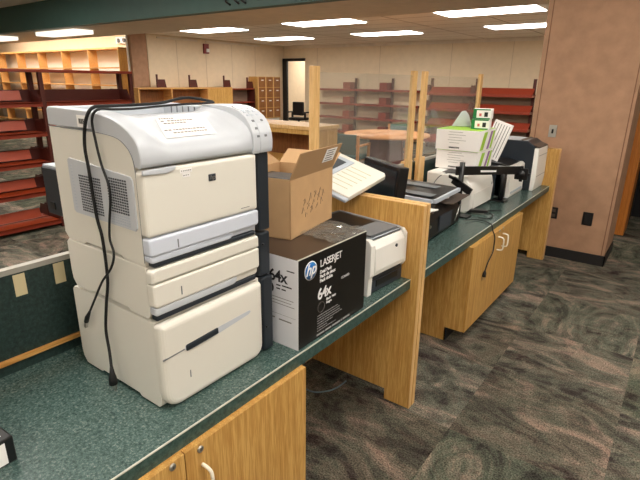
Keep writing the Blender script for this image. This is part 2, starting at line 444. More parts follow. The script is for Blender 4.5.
cabinet(-1.2, 1.215, -0.95, [-0.55, 0.06, 0.667], 'oak base cabinet with a cream handle under the foreground countertop', [(2, 0.624, 0.685), (3, 0.72, 0.678)], [(2, 0.60, 0.53, 0.62), (3, 0.725, 0.525, 0.62)])
cabinet(2.905, 4.03, -0.94, [3.465], 'oak two-door base cabinet with a dangling black cord, beyond the divider', [(0, 3.425, 0.70 - 0.012), (1, 3.51, 0.688)], [(0, 3.415, 0.55, 0.645), (1, 3.52, 0.55, 0.645)])
# modesty panels in knee spaces
tag(MB().box((XB + 0.06, 1.22, 0.1), (XB + 0.08, 2.08, 0.69)).build('modesty_panel', M['oak']), 'oak back panel closing the knee space beside the foreground cabinet', 'panel')
tag(MB().box((XB + 0.06, 4.035, 0.1), (XB + 0.08, 5.015, 0.69)).build('modesty_panel', M['oak']), 'oak back panel closing the knee space beside the pillar', 'panel')
tag(MB().box((XB + 0.06, 2.16, 0.1), (XB + 0.08, 2.90, 0.69)).build('modesty_panel', M['oak']), 'oak back panel under the counter just beyond the divider', 'panel')

# rear screen
def screen(y0, y1, label, wood_posts=()):
    t = thing('rear_screen', label, 'screen', (XB, y0, 0))
    L = y1 - y0
    MB().box((-0.024, 0, 0.0), (0, L, 1.088), m=M['green_panel']).build('panel', None, t)
    MB().box((-0.026, 0, 1.088), (0.002, L, 1.106)).build('cap_rail', M['switch_plate'], t)
    MB().box((0, 0, 0.79), (0.012, L, 0.805), m=M['oak_y']).build('wood_trim', None, t)
    return t
screen(-1.3, 2.098, 'dark green screen behind the foreground counter with two tape strips on it')
screen(2.252, 3.278, 'short dark green screen panel behind the black monitor')
def screen_post(y0, y1, label):
    t = MB().box((XB - 0.03, y0, 0), (XB, y1, 1.12), bev=0.002).build('screen_post', M['oak_light']); return tag(t, label, 'post')
screen_post(2.10, 2.25, 'oak post of the rear screen beside the divider panel')
screen_post(3.28, 3.42, 'oak post of the rear screen below the left one of the twin uprights')
screen_post(3.50, 3.64, 'oak post of the rear screen below the right one of the twin uprights')
tag(MB().box((XB - 0.035, 3.42, 0), (XB, 3.50, 1.10)).build('rear_screen', M['green_panel']), 'narrow dark green screen strip between the twin oak posts', 'screen')
screen(3.642, 4.678, 'dark green screen panel behind the stacked white cartons')
screen_post(4.68, 4.80, 'oak post of the rear screen behind the white slotted rack')
screen(4.802, 5.018, 'dark green screen end piece next to the pillar')
# sneeze guards
def guard(ya, yb, label):
    t = thing('sneeze_guard', label, 'glass screen', (XB + 0.03, ya, 0.752))
    for y in (0.0, yb - ya - 0.055):
        MB().box((-0.018, y, 0), (0.012, y + 0.055, 1.008), bev=0.002).build('post', M['oak_light'], t)
    MB().box((-0.005, 0.055, 0.40), (0.0, yb - ya - 0.055, 0.978)).build('pane', M['plexi'], t)
    return t
guard(2.11, 3.32, 'clear plastic guard between two oak posts, behind the cream machine')
guard(3.44, 4.68, 'clear plastic guard between two oak posts, behind the stacked cartons')
for (y, z) in ((0.584, 1.008), (0.712, 1.01)):
    o = MB().box((0, -0.018, 0), (0.0012, 0.018, 0.074)).build('tape_strip', M['tape'])
    o.location = (XB, y + 0.012, z); o.rotation_euler = (0.0, 0, 0)
    tag(o, 'strip of masking tape on the green screen, ' + ('farther from' if y < 0.65 else 'right beside') + ' the printer stack', 'tape', 'tape strips on the green screen')

# ================================================================== PRINTER STACK
# local frame: origin at front-left-bottom corner; x toward the aisle is 0 at the face (negative goes back), y along the counter
SX, SY = -1.08, 0.705
W, WD, D = 0.412, 0.475, 0.44
def rrect(y0, y1, z0, z1, rs, d, n=5):
    # rounded rectangle outline inset by d; rs radii: (y0z0, y1z0, y1z1, y0z1)
    out = []
    C = [(y0, z0, 1, 1, PI), (y1, z0, -1, 1, 1.5 * PI), (y1, z1, -1, -1, 0), (y0, z1, 1, -1, 0.5 * PI)]
    for (y, z, sy, sz, a), r in zip(C, rs):
        q = max(r - d, 0.0008); cy = y + sy * (d + q); cz_ = z + sz * (d + q)
        for k in range(n + 1):
            b = a + k / n * PI / 2
            out.append((cy + q * math.cos(b), cz_ + q * math.sin(b)))
    return out
def rim_panel(mb, y0, y1, z0, z1, x0, x1, rs=(0.006,) * 4, e=0.010, m=None):
    t = bmesh.new(); rings = []
    prof = [(x0, 0), (x1 - e, 0), (x1 - e * 0.62, e * 0.08), (x1 - e * 0.3, e * 0.28), (x1 - e * 0.08, e * 0.62), (x1, e)]
    for x, d in prof: rings.append([t.verts.new((x, p[0], p[1])) for p in rrect(y0, y1, z0, z1, rs, d)])
    n = len(rings[0])
    for A, B in zip(rings, rings[1:]):
        for k in range(n): t.faces.new((A[k], A[(k + 1) % n], B[(k + 1) % n], B[k]))
    t.faces.new(rings[0][::-1]); t.faces.new(rings[-1])
    bmesh.ops.recalc_face_normals(t, faces=t.faces[:])
    mb._add(t, m); return mb
def side_out(z0, z1, front):
    r = 0.022
    return [(-D + r, z0), (-D + 0.004, z0 + r), (-D, z0 + 0.05), (-D, z1 - 0.012), (-D + 0.012, z1), (front, z1), (front, z0 + 0.012), (front - 0.012, z0), (-0.12, z0), (-0.13, z0 + 0.008), (-0.32, z0 + 0.008), (-0.33, z0)]
FB = -0.022
# --- lower feeder
t = thing('paper_feeder', 'tall cream paper feeder drawer standing on the green counter, bottom of the printer stack', 'paper feeder', (SX, SY, Z))
t.location = (SX + 0.007, SY + 0.002, Z); t.scale = (1.05, 1, 1)
MB().prism(side_out(0.004, 0.288, FB), 'Y', 0.0, 0.424, bev=0.003).build('body', M['cream'], t)
fr = rim_panel(MB(), -0.001, W + 0.002, 0.004, 0.284, FB + 0.0015, 0.006, (0.055, 0.045, 0.012, 0.012), 0.018).build('drawer_front', M['cream'], t)
slot = MB()
slot.prism([(0.075, 0.180), (0.10, 0.170), (0.20, 0.176), (0.34, 0.190), (0.352, 0.197), (0.345, 0.203), (0.20, 0.198), (0.08, 0.192)], 'X', 0.004, 0.0066, m=M['greywhite'])
slot.build('pull_recess', None, fr)
MB().prism([(0.0, 0.176), (0.075, 0.180), (0.075, 0.1835), (0.0, 0.180)], 'X', 0.004, 0.0066, m=M['mid_grey']).build('pull_grey_line', None, fr)  # thin grey line leading to the pull recess
MB().box((0.003, 0.080, 0.176), (0.011, 0.205, 0.196), bev=0.004, rot=(0.05, 0, 0)).build('pull_grip', M['navy'], fr)
MB().box((0.0055, 0.088, 0.080), (0.0072, 0.091, 0.104), m=M['mid_grey']).build('level_mark', None, fr)
dk = MB().box((-D + 0.02, 0.4245, 0.004), (-0.004, WD, 0.288), bev=0.006).build('side_column', M['navy'], t)
MB().cyl((-0.004, 0.437, 0.10), (0.002, 0.437, 0.10), 0.004, n=12).build('release_button', M['black'], dk)
# --- upper feeder
t = thing('paper_feeder', 'slim cream paper tray unit in the middle of the printer stack', 'paper feeder', (SX, SY, Z + 0.290))
MB().prism(side_out(0.006, 0.165, FB), 'Y', 0.0, 0.424, bev=0.003).build('body', M['cream'], t)
fr = rim_panel(MB(), -0.001, W, 0.046, 0.116, FB + 0.0015, 0.006, (0.012, 0.012, 0.004, 0.004), 0.007).build('tray_front', M['cream'], t)
rim_panel(MB(), -0.001, W, 0.119, 0.160, FB + 0.0015, 0.006, (0.003, 0.003, 0.012, 0.014), 0.008).build('front_strip', M['cream'], t)
rim_panel(MB(), 0.0, 0.31, 0.022, 0.0465, FB + 0.0015, 0.003, (0.010, 0.016, 0.002, 0.002), 0.006).build('grip_ledge', M['greywhite'], fr)
rim_panel(MB(), 0.004, W - 0.014, 0.006, 0.0225, FB + 0.0015, 0.000, (0.006, 0.006, 0.002, 0.002), 0.004).build('grip_navy_bar', M['navy'], t)  # dark navy bar below the grip ledge
rim_panel(MB(), 0.30, W - 0.002, 0.023, 0.046, FB + 0.0015, -0.004, (0.002, 0.012, 0.002, 0.002), 0.005).build('corner_block', M['cream'], t)
MB().box((0.0055, 0.088, 0.062), (0.0072, 0.091, 0.088), m=M['mid_grey']).build('level_mark', None, fr)
dk = MB().box((-D + 0.02, 0.4245, 0.004), (-0.004, WD, 0.160), bev=0.006).build('side_column', M['navy'], t)
MB().cyl((-0.004, 0.437, 0.12), (0.002, 0.437, 0.12), 0.004, n=12).build('release_button', M['black'], dk)
# --- printer
pt = thing('laser_printer', 'large cream and charcoal office printer on top of the tray units, cords over it', 'printer', (SX, SY, Z + 0.457))
MB().prism([(-D + 0.02, 0.0), (-D, 0.02), (-D, 0.345), (-0.15, 0.342), (-0.09, 0.336), (-0.058, 0.322), (-0.034, 0.30), (-0.022, 0.262), (FB, 0.0), (-0.12, 0.0), (-0.13, 0.008), (-0.32, 0.008), (-0.33, 0.0)], 'Y', 0.0, 0.424, bev=0.002).build('body', M['cream'], pt)
fp = rim_panel(MB(), -0.001, W, 0.082, 0.262, FB + 0.0015, 0.006, (0.012, 0.010, 0.008, 0.014), 0.012).build('front_door', M['cream'], pt)
fp2 = rim_panel(MB(), -0.001, W, 0.030, 0.080, FB + 0.0015, 0.008, (0.010, 0.012, 0.006, 0.006), 0.007).build('tray_front', M['blue_white'], pt)
rim_panel(MB(), 0.0, 0.30, 0.010, 0.0305, FB + 0.0015, 0.004, (0.012, 0.016, 0.002, 0.002), 0.006).build('grip_ledge', M['blue_white'], fp2)
rim_panel(MB(), 0.29, W - 0.004, 0.012, 0.0305, FB + 0.0015, -0.004, (0.002, 0.012, 0.002, 0.002), 0.005).build('corner_block', M['blue_white'], pt)
rim_panel(MB(), 0.010, W - 0.012, -0.003, 0.011, FB + 0.0015, 0.001, (0.006, 0.006, 0.002, 0.002), 0.004).build('grip_navy_bar', M['navy'], pt)  # same navy bar, under the printer tray
MB().box((0.0075, 0.088, 0.038), (0.0092, 0.091, 0.062), m=M['mid_grey']).build('level_mark', None, fp2)
MB().prism([(0.0, 0.262), (0.0, 0.250), (0.07, 0.247), (0.095, 0.252), (0.105, 0.264)], 'X', 0.003, 0.0105, bev=0.0025).build('door_grip', M['greywhite'], pt)
def arc(cx, cz, rx, rz, a0, a1, n):
    return [(cx + rx * math.cos(a0 + (a1 - a0) * i / n), cz + rz * math.sin(a0 + (a1 - a0) * i / n)) for i in range(n + 1)]
under = [(-0.20, 0.348), (-0.15, 0.3435), (-0.09, 0.3375), (-0.056, 0.324), (-0.031, 0.30), (-0.020, 0.268)]
cheek = [(0.004, 0.268), (0.007, 0.285), (0.006, 0.302), (0.000, 0.324), (-0.012, 0.341), (-0.034, 0.358), (-0.066, 0.373), (-0.103, 0.385), (-0.152, 0.393), (-0.20, 0.397)]
deck = [(0.004, 0.268), (0.008, 0.284), (0.004, 0.302), (-0.008, 0.316), (-0.026, 0.326), (-0.045, 0.333), (-0.12, 0.374), (-0.15, 0.381), (-0.20, 0.383)]
def hood_mesh():
    # one skin along Y that blends from the raised cheeks to the lower deck
    def resample(P, n):
        L = [0]
        for a, b in zip(P, P[1:]): L.append(L[-1] + math.dist(a, b))
        o = []
        for k in range(n + 1):
            q = L[-1] * k / n; i = max(j for j in range(len(L)) if L[j] <= q + 1e-9); i = min(i, len(P) - 2)
            f = (q - L[i]) / (L[i + 1] - L[i]); o.append((P[i][0] + (P[i + 1][0] - P[i][0]) * f, P[i][1] + (P[i + 1][1] - P[i][1]) * f))
        return o
    A = resample(cheek, 24); B = resample(deck, 24)
    st_ = [(0.0, 1.0), (0.004, 1.0), (0.045, 1.0), (0.06, 0.85), (0.075, 0.45), (0.09, 0.12), (0.105, 0.0), (0.33, 0.0), (0.345, 0.12), (0.36, 0.5), (0.375, 0.9), (0.39, 1.0), (0.424, 1.0)]
    t = bmesh.new(); rows = []
    for (y, w) in st_:
        inset = 0.003 if y == 0.0 else 0.0
        ring = [t.verts.new((a[0] * w + b[0] * (1 - w) - inset, y, a[1] * w + b[1] * (1 - w) - inset)) for a, b in zip(A, B)]
        ring += [t.verts.new((p[0], y, p[1])) for p in under]
        rows.append(ring)
    n = len(rows[0])
    for R1, R2 in zip(rows, rows[1:]):
        for k in range(n): t.faces.new((R1[k], R1[(k + 1) % n], R2[(k + 1) % n], R2[k]))
    t.faces.new(rows[0][::-1]); t.faces.new(rows[-1])
    bmesh.ops.recalc_face_normals(t, faces=t.faces[:])
    for f in t.faces: f.smooth = len(f.verts) == 4
    return t
cv = MB(); _t = hood_mesh(); cv._add(_t, None, False)
for f in cv.bm.faces: f.smooth = len(f.verts) == 4 and abs(f.normal.y) < 0.9
cv.prism([(-D - 0.002, 0.349), (-0.201, 0.349), (-0.201, 0.397), (-D + 0.01, 0.402), (-D - 0.002, 0.394)], 'Y', 0.0, 0.03, bev=0.003)
cv.prism([(-D - 0.002, 0.349), (-0.201, 0.349), (-0.201, 0.397), (-D + 0.01, 0.402), (-D - 0.002, 0.394)], 'Y', 0.38, 0.424, bev=0.003)
cv.box((-D - 0.002, 0.03, 0.349), (-D + 0.04, 0.38, 0.400), bev=0.004)
cv.build('top_cover', M['greywhite'], pt)
tr = MB().prism([(-D + 0.04, 0.349), (-0.201, 0.349), (-0.201, 0.372), (-0.24, 0.366), (-0.36, 0.352)], 'Y', 0.03, 0.38).build('output_tray', M['blue_grey'], pt)
MB().box((-D + 0.041, 0.06, 0.354), (-D + 0.046, 0.14, 0.385)).build('paper_slot', M['black'], tr)
st = MB()
for k in range(5): st.box((-0.36 + 0.03 * k, 0.3775, 0.352), (-0.357 + 0.03 * k, 0.3805, 0.394))
st.build('tray_ribs', M['mid_grey'], tr)
# control panel
pan = [(-0.02, 0.262), (0.008, 0.262), (0.012, 0.274), (0.013, 0.30), (0.009, 0.325), (-0.003, 0.352), (-0.022, 0.373), (-0.050, 0.390), (-0.085, 0.401), (-0.13, 0.405), (-0.22, 0.403)]
cp = MB().prism(pan + [(-0.24, 0.36), (-0.14, 0.345)], 'Y', 0.4245, WD + 0.006, bev=0.003).build('control_panel', M['greywhite'], pt)
cv2 = MB().prism([(a - 0.0005, b - 0.0005) for a, b in pan] + [(-0.24, 0.36), (-0.14, 0.345)], 'Y', 0.394, 0.4245, bev=0.0015, seg=1).build('panel_flank', M['greywhite'], cp)
def pad(i, f, y0, y1, h, m, nm, par, off=0.0012):
    a = Vector((pan[i][0], 0, pan[i][1])); b = Vector((pan[i + 1][0], 0, pan[i + 1][1])); d = (b - a).normalized(); c = a.lerp(b, f)
    n = Vector((d.z, 0, -d.x)); p = c - d * h / 2 + n * off
    return MB().slab((p.x, y0, p.z), (0, y1 - y0, 0), tuple(d * h), tuple(-n * 0.002)).build(nm, m, par)
pad(7, 0.75, 0.402, 0.455, 0.026, M['display'], 'display', cp)
for (i, f, ys) in ((7, 0.05, (0.408, 0.428, 0.448)), (6, 0.75, (0.408, 0.428, 0.448)), (6, 0.2, (0.408, 0.428, 0.448)), (5, 0.4, (0.412, 0.450)), (4, 0.5, (0.412,)), (3, 0.6, (0.412, 0.445))):
    for y in ys: pad(i, f, y, y + 0.010, 0.007, M['blue_grey'] if i > 5 else M['mid_grey'], 'button', cp)
sc_ = MB().box((-D + 0.02, 0.4245, 0.0), (-0.002, WD, 0.262), bev=0.006).build('side_column', M['navy'], pt)
MB().box((-D + 0.02, 0.4245, 0.262), (-0.14, WD, 0.344)).box((-0.14, 0.4245, 0.262), (-0.03, WD, 0.335)).build('side_cover', M['navy'], pt)
# side vent panel
vp_ = MB().prism([(-0.355, 0.105), (-0.345, 0.098), (-0.045, 0.095), (-0.035, 0.105), (-0.035, 0.232), (-0.045, 0.242), (-0.345, 0.262), (-0.355, 0.255)], 'Y', -0.003, 0.001, bev=0.001, seg=1).build('vent_panel', M['greywhite'], pt)
vl = MB()
for i in range(12):
    for j in range(14):
        vl.box((-0.30 + i * 0.0095, -0.0042, 0.112 + j * 0.0078), (-0.2945 + i * 0.0095, -0.0028, 0.1165 + j * 0.0078))
vl.build('vent_slots', M['dark_grey'], vp_)
vl = MB()
for i in range(9):
    for j in range(13):
        vl.box((-0.155 + i * 0.0105, -0.0042, 0.135 + j * 0.0075), (-0.1485 + i * 0.0105, -0.0028, 0.1395 + j * 0.0075))
vl.build('vent_slots', M['dark_grey'], vp_)
vl = MB()
for j in range(14): vl.box((-0.34, -0.0038, 0.115 + j * 0.0095), (-0.332, -0.0028, 0.118 + j * 0.0095))
vl.build('vent_ribs', M['blue_grey'], vp_)
vl = MB()
for i in range(9):
    for j in range(4): vl.box((-0.155 + i * 0.0105, -0.0038, 0.103 + j * 0.0075), (-0.1485 + i * 0.0105, -0.0028, 0.1065 + j * 0.0075))
vl.build('vent_ribs', M['blue_grey'], vp_)
# curved side seam
seam = [(-D, -0.0002, 0.3465), (-0.25, -0.0002, 0.346), (-0.15, -0.0002, 0.3425), (-0.09, -0.0002, 0.336), (-0.057, -0.0002, 0.322), (-0.033, -0.0002, 0.30), (-0.022, -0.0002, 0.26), (-0.022, -0.0002, 0.15), (-0.022, -0.0002, 0.01)]
MB().tube(smoothpath(seam, 4), 0.0011, n=6).build('side_seam', M['mid_grey'], pt)
# badge and marks
bd = MB().box((0.006, 0.212, 0.204), (0.0085, 0.238, 0.224), bev=0.001).build('badge', M['dark_grey'], fp)
text('badge_letters', 'hp', 0.019, M['metal'], bd, (0.0089, 0.2155, 0.209), (0, 1, 0), (0, 0, 1), shear=0.2)
MB().box((0.006, 0.335, 0.098), (0.0065, 0.372, 0.100)).build('model_print', M['ink_grey'], fp)
lb = MB().box((0.0062, 0.115, 0.240), (0.0070, 0.155, 0.252), m=M['paper_white']).box((0.0062, 0.122, 0.228), (0.0070, 0.148, 0.241), m=M['paper_white']).build('asset_sticker', None, fp)
lk = MB()
for k in range(6): lk.box((0.0070, 0.118 + k * 0.006, 0.2445), (0.0073, 0.1215 + k * 0.006, 0.2475))
for k in range(3): lk.box((0.0070, 0.125 + k * 0.007, 0.232), (0.0073, 0.129 + k * 0.007, 0.235))
lk.build('sticker_print', M['ink_grey'], lb)
bc = MB().box((-0.272, -0.0012, 0.353), (-0.222, 0.0, 0.385), m=M['paper_white']).build('barcode_sticker', None, pt)
bl = MB()
for k in range(8): bl.box((-0.262 + k * 0.004, -0.0017, 0.362), (-0.2605 + k * 0.004 + 0.001 * (k % 2), -0.0012, 0.376))
bl.build('barcode', M['ink'], bc)
# duplexer at the rear
du = MB().box((-D - 0.232, 0.06, 0.028), (-D, 0.37, 0.195), bev=0.006).build('duplexer', M['navy'], pt)
MB().box((-D - 0.228, 0.065, 0.1952), (-D - 0.002, 0.36, 0.200), m=M['blue_grey']).build('duplexer_top', None, du)
MB().box((-D - 0.20, 0.057, 0.05), (-D - 0.17, 0.061, 0.075), m=M['black']).build('duplexer_latch', None, du)

# note on printer top
def bend_sheet():
    nt_ = thing('paper_note', 'sheet of handwritten notes taped on top of the large cream printer', 'paper', (SX, SY, Z + 0.457))
    m = MB(); N = 8
    def P(s):   # follows the sloping deck, front to back
        x = -0.034 - 0.088 * s
        z = 0.333 + (-0.045 - x) * 0.547 if x < -0.045 else 0.333 - (x + 0.045) * 0.37
        return Vector((x, 0, z + 0.0016))
    t = bmesh.new(); rows = []
    for i in range(N + 1):
        p = P(i / N); sh = -0.03 * (i / N)
        rows.append([t.verts.new((p.x, y - sh, p.z + dz)) for y in (0.112, 0.288) for dz in (0, 0.0006)])
    for i in range(N):
        A, B = rows[i], rows[i + 1]
        t.faces.new((A[0], A[2], B[2], B[0])); t.faces.new((A[1], B[1], B[3], A[3]))
        t.faces.new((A[0], B[0], B[1], A[1])); t.faces.new((A[2], A[3], B[3], B[2]))
    t.faces.new(rows[0][:1] + [rows[0][1], rows[0][3], rows[0][2]]); t.faces.new([rows[-1][0], rows[-1][2], rows[-1][3], rows[-1][1]])
    bmesh.ops.recalc_face_normals(t, faces=t.faces[:])
    m._add(t, None); m.build('sheet', M['paper'], nt_)
    ln = MB()
    for (s, y0, y1) in ((0.90, 0.15, 0.20), (0.78, 0.148, 0.158), (0.78, 0.17, 0.25), (0.66, 0.15, 0.22), (0.34, 0.13, 0.15), (0.34, 0.16, 0.27), (0.20, 0.15, 0.265)):
        y = y0
        while y < y1:
            w = random.uniform(0.004, 0.011); p = P(s); q = P(s + 0.05)
            ln.slab((p.x, y, p.z + 0.0010), (0, w, 0), (q.x - p.x, 0, q.z - p.z), (0, 0, 0.0004)); y += w + 0.003
    ln.build('handwriting', M['ink_grey'], nt_)
bend_sheet()

# power cord draped over the printer (world coordinates)
def cordthing(name, label, cat, path, r, m, ends):
    t = thing(name, label, cat)
    MB().tube(smoothpath(path, 8), r, n=8).build('cable', m, t)
    for (nm, mb_, mm) in ends: mb_.build(nm, mm, t)
    return t
TZ = 1.603
plug = MB().tube([(-1.290, 0.672, 0.840), (-1.287, 0.670, 0.820), (-1.285, 0.669, 0.803), (-1.284, 0.668, 0.783)], [0.005, 0.008, 0.012, 0.013], n=12, m=M['black_matt'])
prong = MB().box((-1.291, 0.666, 0.763), (-1.289, 0.672, 0.784)).box((-1.279, 0.666, 0.763), (-1.277, 0.672, 0.784)).cyl((-1.284, 0.676, 0.784), (-1.284, 0.676, 0.762), 0.002)
cordthing('power_cord', 'thick black power cord hanging down the vented side, plug near the counter', 'cord',
    [(-1.290, 0.672, 0.840), (-1.308, 0.682, 0.885), (-1.326, 0.690, 0.95), (-1.310, 0.694, 1.04), (-1.286, 0.695, 1.126), (-1.284, 0.695, 1.25), (-1.298, 0.694, 1.32), (-1.302, 0.692, 1.45), (-1.302, 0.690, 1.516), (-1.28, 0.690, 1.58), (-1.26, 0.702, 1.614), (-1.265, 0.75, 1.617), (-1.29, 0.84, 1.616), (-1.31, 0.95, 1.618), (-1.33, 1.05, 1.630), (-1.31, 1.095, 1.627), (-1.29, 1.14, 1.617)],
    0.0046, M['black_matt'], [('plug', plug, None), ('prong', prong, M['metal'])])
con = MB().tube([(-1.41, 0.690, 0.985), (-1.432, 0.690, 0.958), (-1.442, 0.690, 0.940)], [0.004, 0.0075, 0.0075], n=12, m=M['black_matt'])
tip = MB().box((-1.452, 0.685, 0.917), (-1.442, 0.695, 0.938), bev=0.001, rot=(0, 0.35, 0))
cordthing('signal_cable', 'thinner black cable hanging down the vented side, silver connector at its end', 'cable',
    [(-1.41, 0.690, 0.985), (-1.375, 0.690, 1.03), (-1.299, 0.683, 1.116), (-1.240, 0.684, 1.175), (-1.225, 0.690, 1.22), (-1.241, 0.693, 1.26), (-1.236, 0.694, 1.303), (-1.212, 0.694, 1.40), (-1.237, 0.694, 1.469), (-1.247, 0.692, 1.528), (-1.248, 0.690, 1.585), (-1.235, 0.702, 1.611), (-1.245, 0.754, 1.609), (-1.27, 0.83, 1.607), (-1.30, 0.938, 1.609), (-1.31, 1.045, 1.612), (-1.29, 1.075, 1.613), (-1.26, 1.12, 1.617)],
    0.0034, M['black_matt'], [('connector', con, None), ('connector_tip', tip, M['metal'])])

# ================================================================== TONER BOX
tb = thing('toner_carton', 'black and white toner carton marked 64x on the counter beside the printer stack', 'box', (-0.987, 1.213, Z))
BL, BH, BD = 0.450, 0.350, 0.34
MB().box((-BD, 0.002, 0.002), (0, BL, BH), m=M['card_black']).build('carton', None, tb)
MB().box((-BD, -0.0005, 0), (0.0004, 0.002, BH), m=M['card_box']).build('white_end', None, tb)
MB().box((-BD, 0.0, BH - 0.001), (0.0, BL, BH + 0.0006), m=M['card_brown']).build('top_flap', None, tb)
MB().box((-0.004, 0.0, BH - 0.002), (0.0008, BL, BH + 0.0012), m=M['edge_line']).build('pale_edge', None, tb)  # thin pale strip along the top front edge
X0 = 0.0004
lg = MB().cyl((0.0, 0.073, 0.292), (0.001, 0.073, 0.292), 0.036, n=40, m=M['ink_white']).cyl((0.001, 0.073, 0.292), (0.0014, 0.073, 0.292), 0.033, n=40, m=M['blue_logo']).build('logo', None, tb)
text('logo_letters', 'hp', 0.060, M['ink_white'], lg, (0.0018, 0.042, 0.277), (0, 1, 0), (0, 0, 1), shear=0.35, bold=0.001)
F_ = lambda nm, s, size, y, z, **k: text(nm, s, size, M['ink_white'], tb, (X0 + 0.0004, y, z), (0, 1, 0), (0, 0, 1), **k)
F_('title_print', 'LASERJET', 0.040, 0.128, 0.288, spacing=0.86)
F_('pack_print', 'Dual Pack\nPack de deux\nPack doble', 0.0185, 0.128, 0.262, line=0.95, bold=0.0004)
F_('code_print', 'CC364XD', 0.013, 0.270, 0.196)
F_('number_print', '64x', 0.062, 0.115, 0.160, bold=0.0012, spacing=0.9)
F_('color_print', 'Black  Noir\nNegro', 0.014, 0.170, 0.140, bold=0.0003)
MB().tube([(0.0012, 0.138 + 0.021 * math.cos(a * PI / 12), 0.125 + 0.021 * math.sin(a * PI / 12)) for a in range(24)], 0.0008, n=6, closed=True).build('ring_print', M['ink_grey'], tb)
tl = MB()
for k, wd in enumerate((0.13, 0.15, 0.145, 0.15, 0.10, 0.06, 0.12)):
    y = 0.115
    while y < 0.115 + wd:
        w = random.uniform(0.006, 0.018); tl.box((0, y, 0.092 - k * 0.0105), (0.0008, y + w, 0.0938 - k * 0.0105)); y += w + 0.003
y = 0.112
for w in (0.05, 0.04, 0.055, 0.008, 0.05): tl.box((0, y, 0.010), (0.0008, y + w, 0.0165)); y += w + 0.006
tl.build('small_print', mat('ink_soft_white', (170, 170, 170), 0.6), tb)
# white end print (normal -Y: text x direction = +X)
text('end_number_print', '64x', 0.062, M['ink'], tb, (-0.135, -0.0009, 0.252), (1, 0, 0), (0, 0, 1), bold=0.0012, spacing=0.9)
MB().cyl((-0.134, -0.0012, 0.222), (-0.134, 0, 0.222), 0.022, n=28).build('end_dot_print', M['ink'], tb)
eb = MB()
for (x, z, w, h) in ((-0.10, 0.235, 0.02, 0.005), (-0.073, 0.237, 0.045, 0.005), (-0.10, 0.222, 0.018, 0.005), (-0.075, 0.222, 0.02, 0.005), (-0.05, 0.300, 0.035, 0.004)):
    eb.box((x, -0.0009, z), (x + w, 0, z + h))
eb.build('end_caption_print', M['ink'], tb)
eb = MB()
for k in range(6): eb.box((-0.15, -0.0009, 0.188 - k * 0.012), (-0.150 + (0.13, 0.12, 0.135, 0.03, 0.0001, 0.0001)[k], 0, 0.190 - k * 0.012))
eb.box((-0.15, -0.0009, 0.123), (-0.01, 0, 0.1238)); eb.box((-0.15, -0.0009, 0.102), (-0.11, 0, 0.107)); eb.box((-0.09, -0.0009, 0.100), (-0.03, 0, 0.105))
eb.build('end_small_print', M['ink_grey'], tb)

# clear crumpled plastic on top of toner carton
pb = MB(); t = bmesh.new(); NX, NY = 9, 12; vv = []
for i in range(NX + 1):
    for j in range(NY + 1):
        vv.append(t.verts.new((-0.20 + 0.20 * i / NX, 0.0 + 0.225 * j / NY, 0.003 + random.uniform(0, 0.012) * (1 if 0 < i < NX else 0.3))))
for i in range(NX):
    for j in range(NY):
        a = i * (NY + 1) + j; t.faces.new((vv[a], vv[a + NY + 1], vv[a + NY + 2], vv[a + 1]))
pb._add(t, None)
o = pb.build('plastic_bag', M['plexi']); o.location = (-0.992, 1.438, Z + BH + 0.0012)
md = o.modifiers.new('s', 'SOLIDIFY'); md.thickness = 0.0008
tag(o, 'crumpled clear plastic film lying on the black toner carton', 'plastic bag')

# ================================================================== CARDBOARD BOX
cz = Z + BH + 0.0015
cb = thing('cardboard_box', 'open brown cardboard box with raised flaps on top of the toner carton', 'box', (-1.149, 1.368, cz), math.radians(10))
CW, CL, CH = 0.27, 0.37, 0.232
th = 0.004
MB().box((-CW, 0, 0), (0, CL, th)).box((-CW, 0, 0), (0, th, CH)).box((-CW, CL - th, 0), (0, CL, CH)).box((-th, 0, 0), (0, CL, CH)).box((-CW, 0, 0), (-CW + th, CL, CH)).build('carton', M['cardboard'], cb)
f1 = MB().slab((0.0, 0.0, CH), (0, CL, 0), (0.034, 0.022, 0.100), (-0.004, 0, 0.001)).build('right_flap', M['cardboard_in'], cb)
MB().slab((0.0135, 0.235, CH + 0.036), (0, 0.10, 0), (0.0180, 0.0117, 0.053), (0.0012, 0, -0.0004)).build('shipping_label', M['paper_white'], f1)
lp = MB()
for k in range(5): lp.slab((0.0160 + k * 0.0034, 0.250 + 0.002 * k, CH + 0.0405 + k * 0.010), (0, 0.07 - 0.01 * (k % 2), 0), (0.0012, 0.001, 0.0035), (0.0010, 0, 0))
lp.build('label_print', M['ink_grey'], f1)
MB().slab((-CW, 0.0, CH), (0, CL, 0), (-0.09, 0, 0.05), (0.004, 0, 0)).build('left_flap', M['cardboard_in'], cb)
MB().slab((-CW, 0.0, CH), (CW, 0, 0), (0, 0.085, -0.02), (0, 0, 0.004)).build('near_flap', M['cardboard'], cb)
MB().slab((-CW, CL, CH), (CW, 0, 0), (0, 0.08, 0.05), (0, 0.004, 0)).build('far_flap', M['cardboard'], cb)
hw = MB()
for k in range(13):
    y = 0.09 + k * 0.015; z = 0.085 + 0.03 * math.sin(k * 2.1) + k * 0.003
    hw.tube([(0.0006, y, z), (0.0006, y + random.uniform(0.0, 0.02), z + random.uniform(0.012, 0.035)), (0.0006, y + 0.018, z + 0.008)], 0.0007, n=5)
    if k % 2: hw.tube([(0.0006, y, z + 0.02), (0.0006, y + 0.012, z + 0.028)], 0.0009, n=5)
hw.build('marker_writing', M['brown_top'], cb)
o = MB().box((-0.24, -0.14, -0.09), (0, 0, 0), bev=0.01).build('packed_device', M['black']); o.location = (-1.2, 1.60, cz + 0.215)
o.location = (-1.235, 1.66, cz + 0.20); o.rotation_euler = (0, 0, math.radians(10)); tag(o, 'black device lying inside the open cardboard box', 'device')

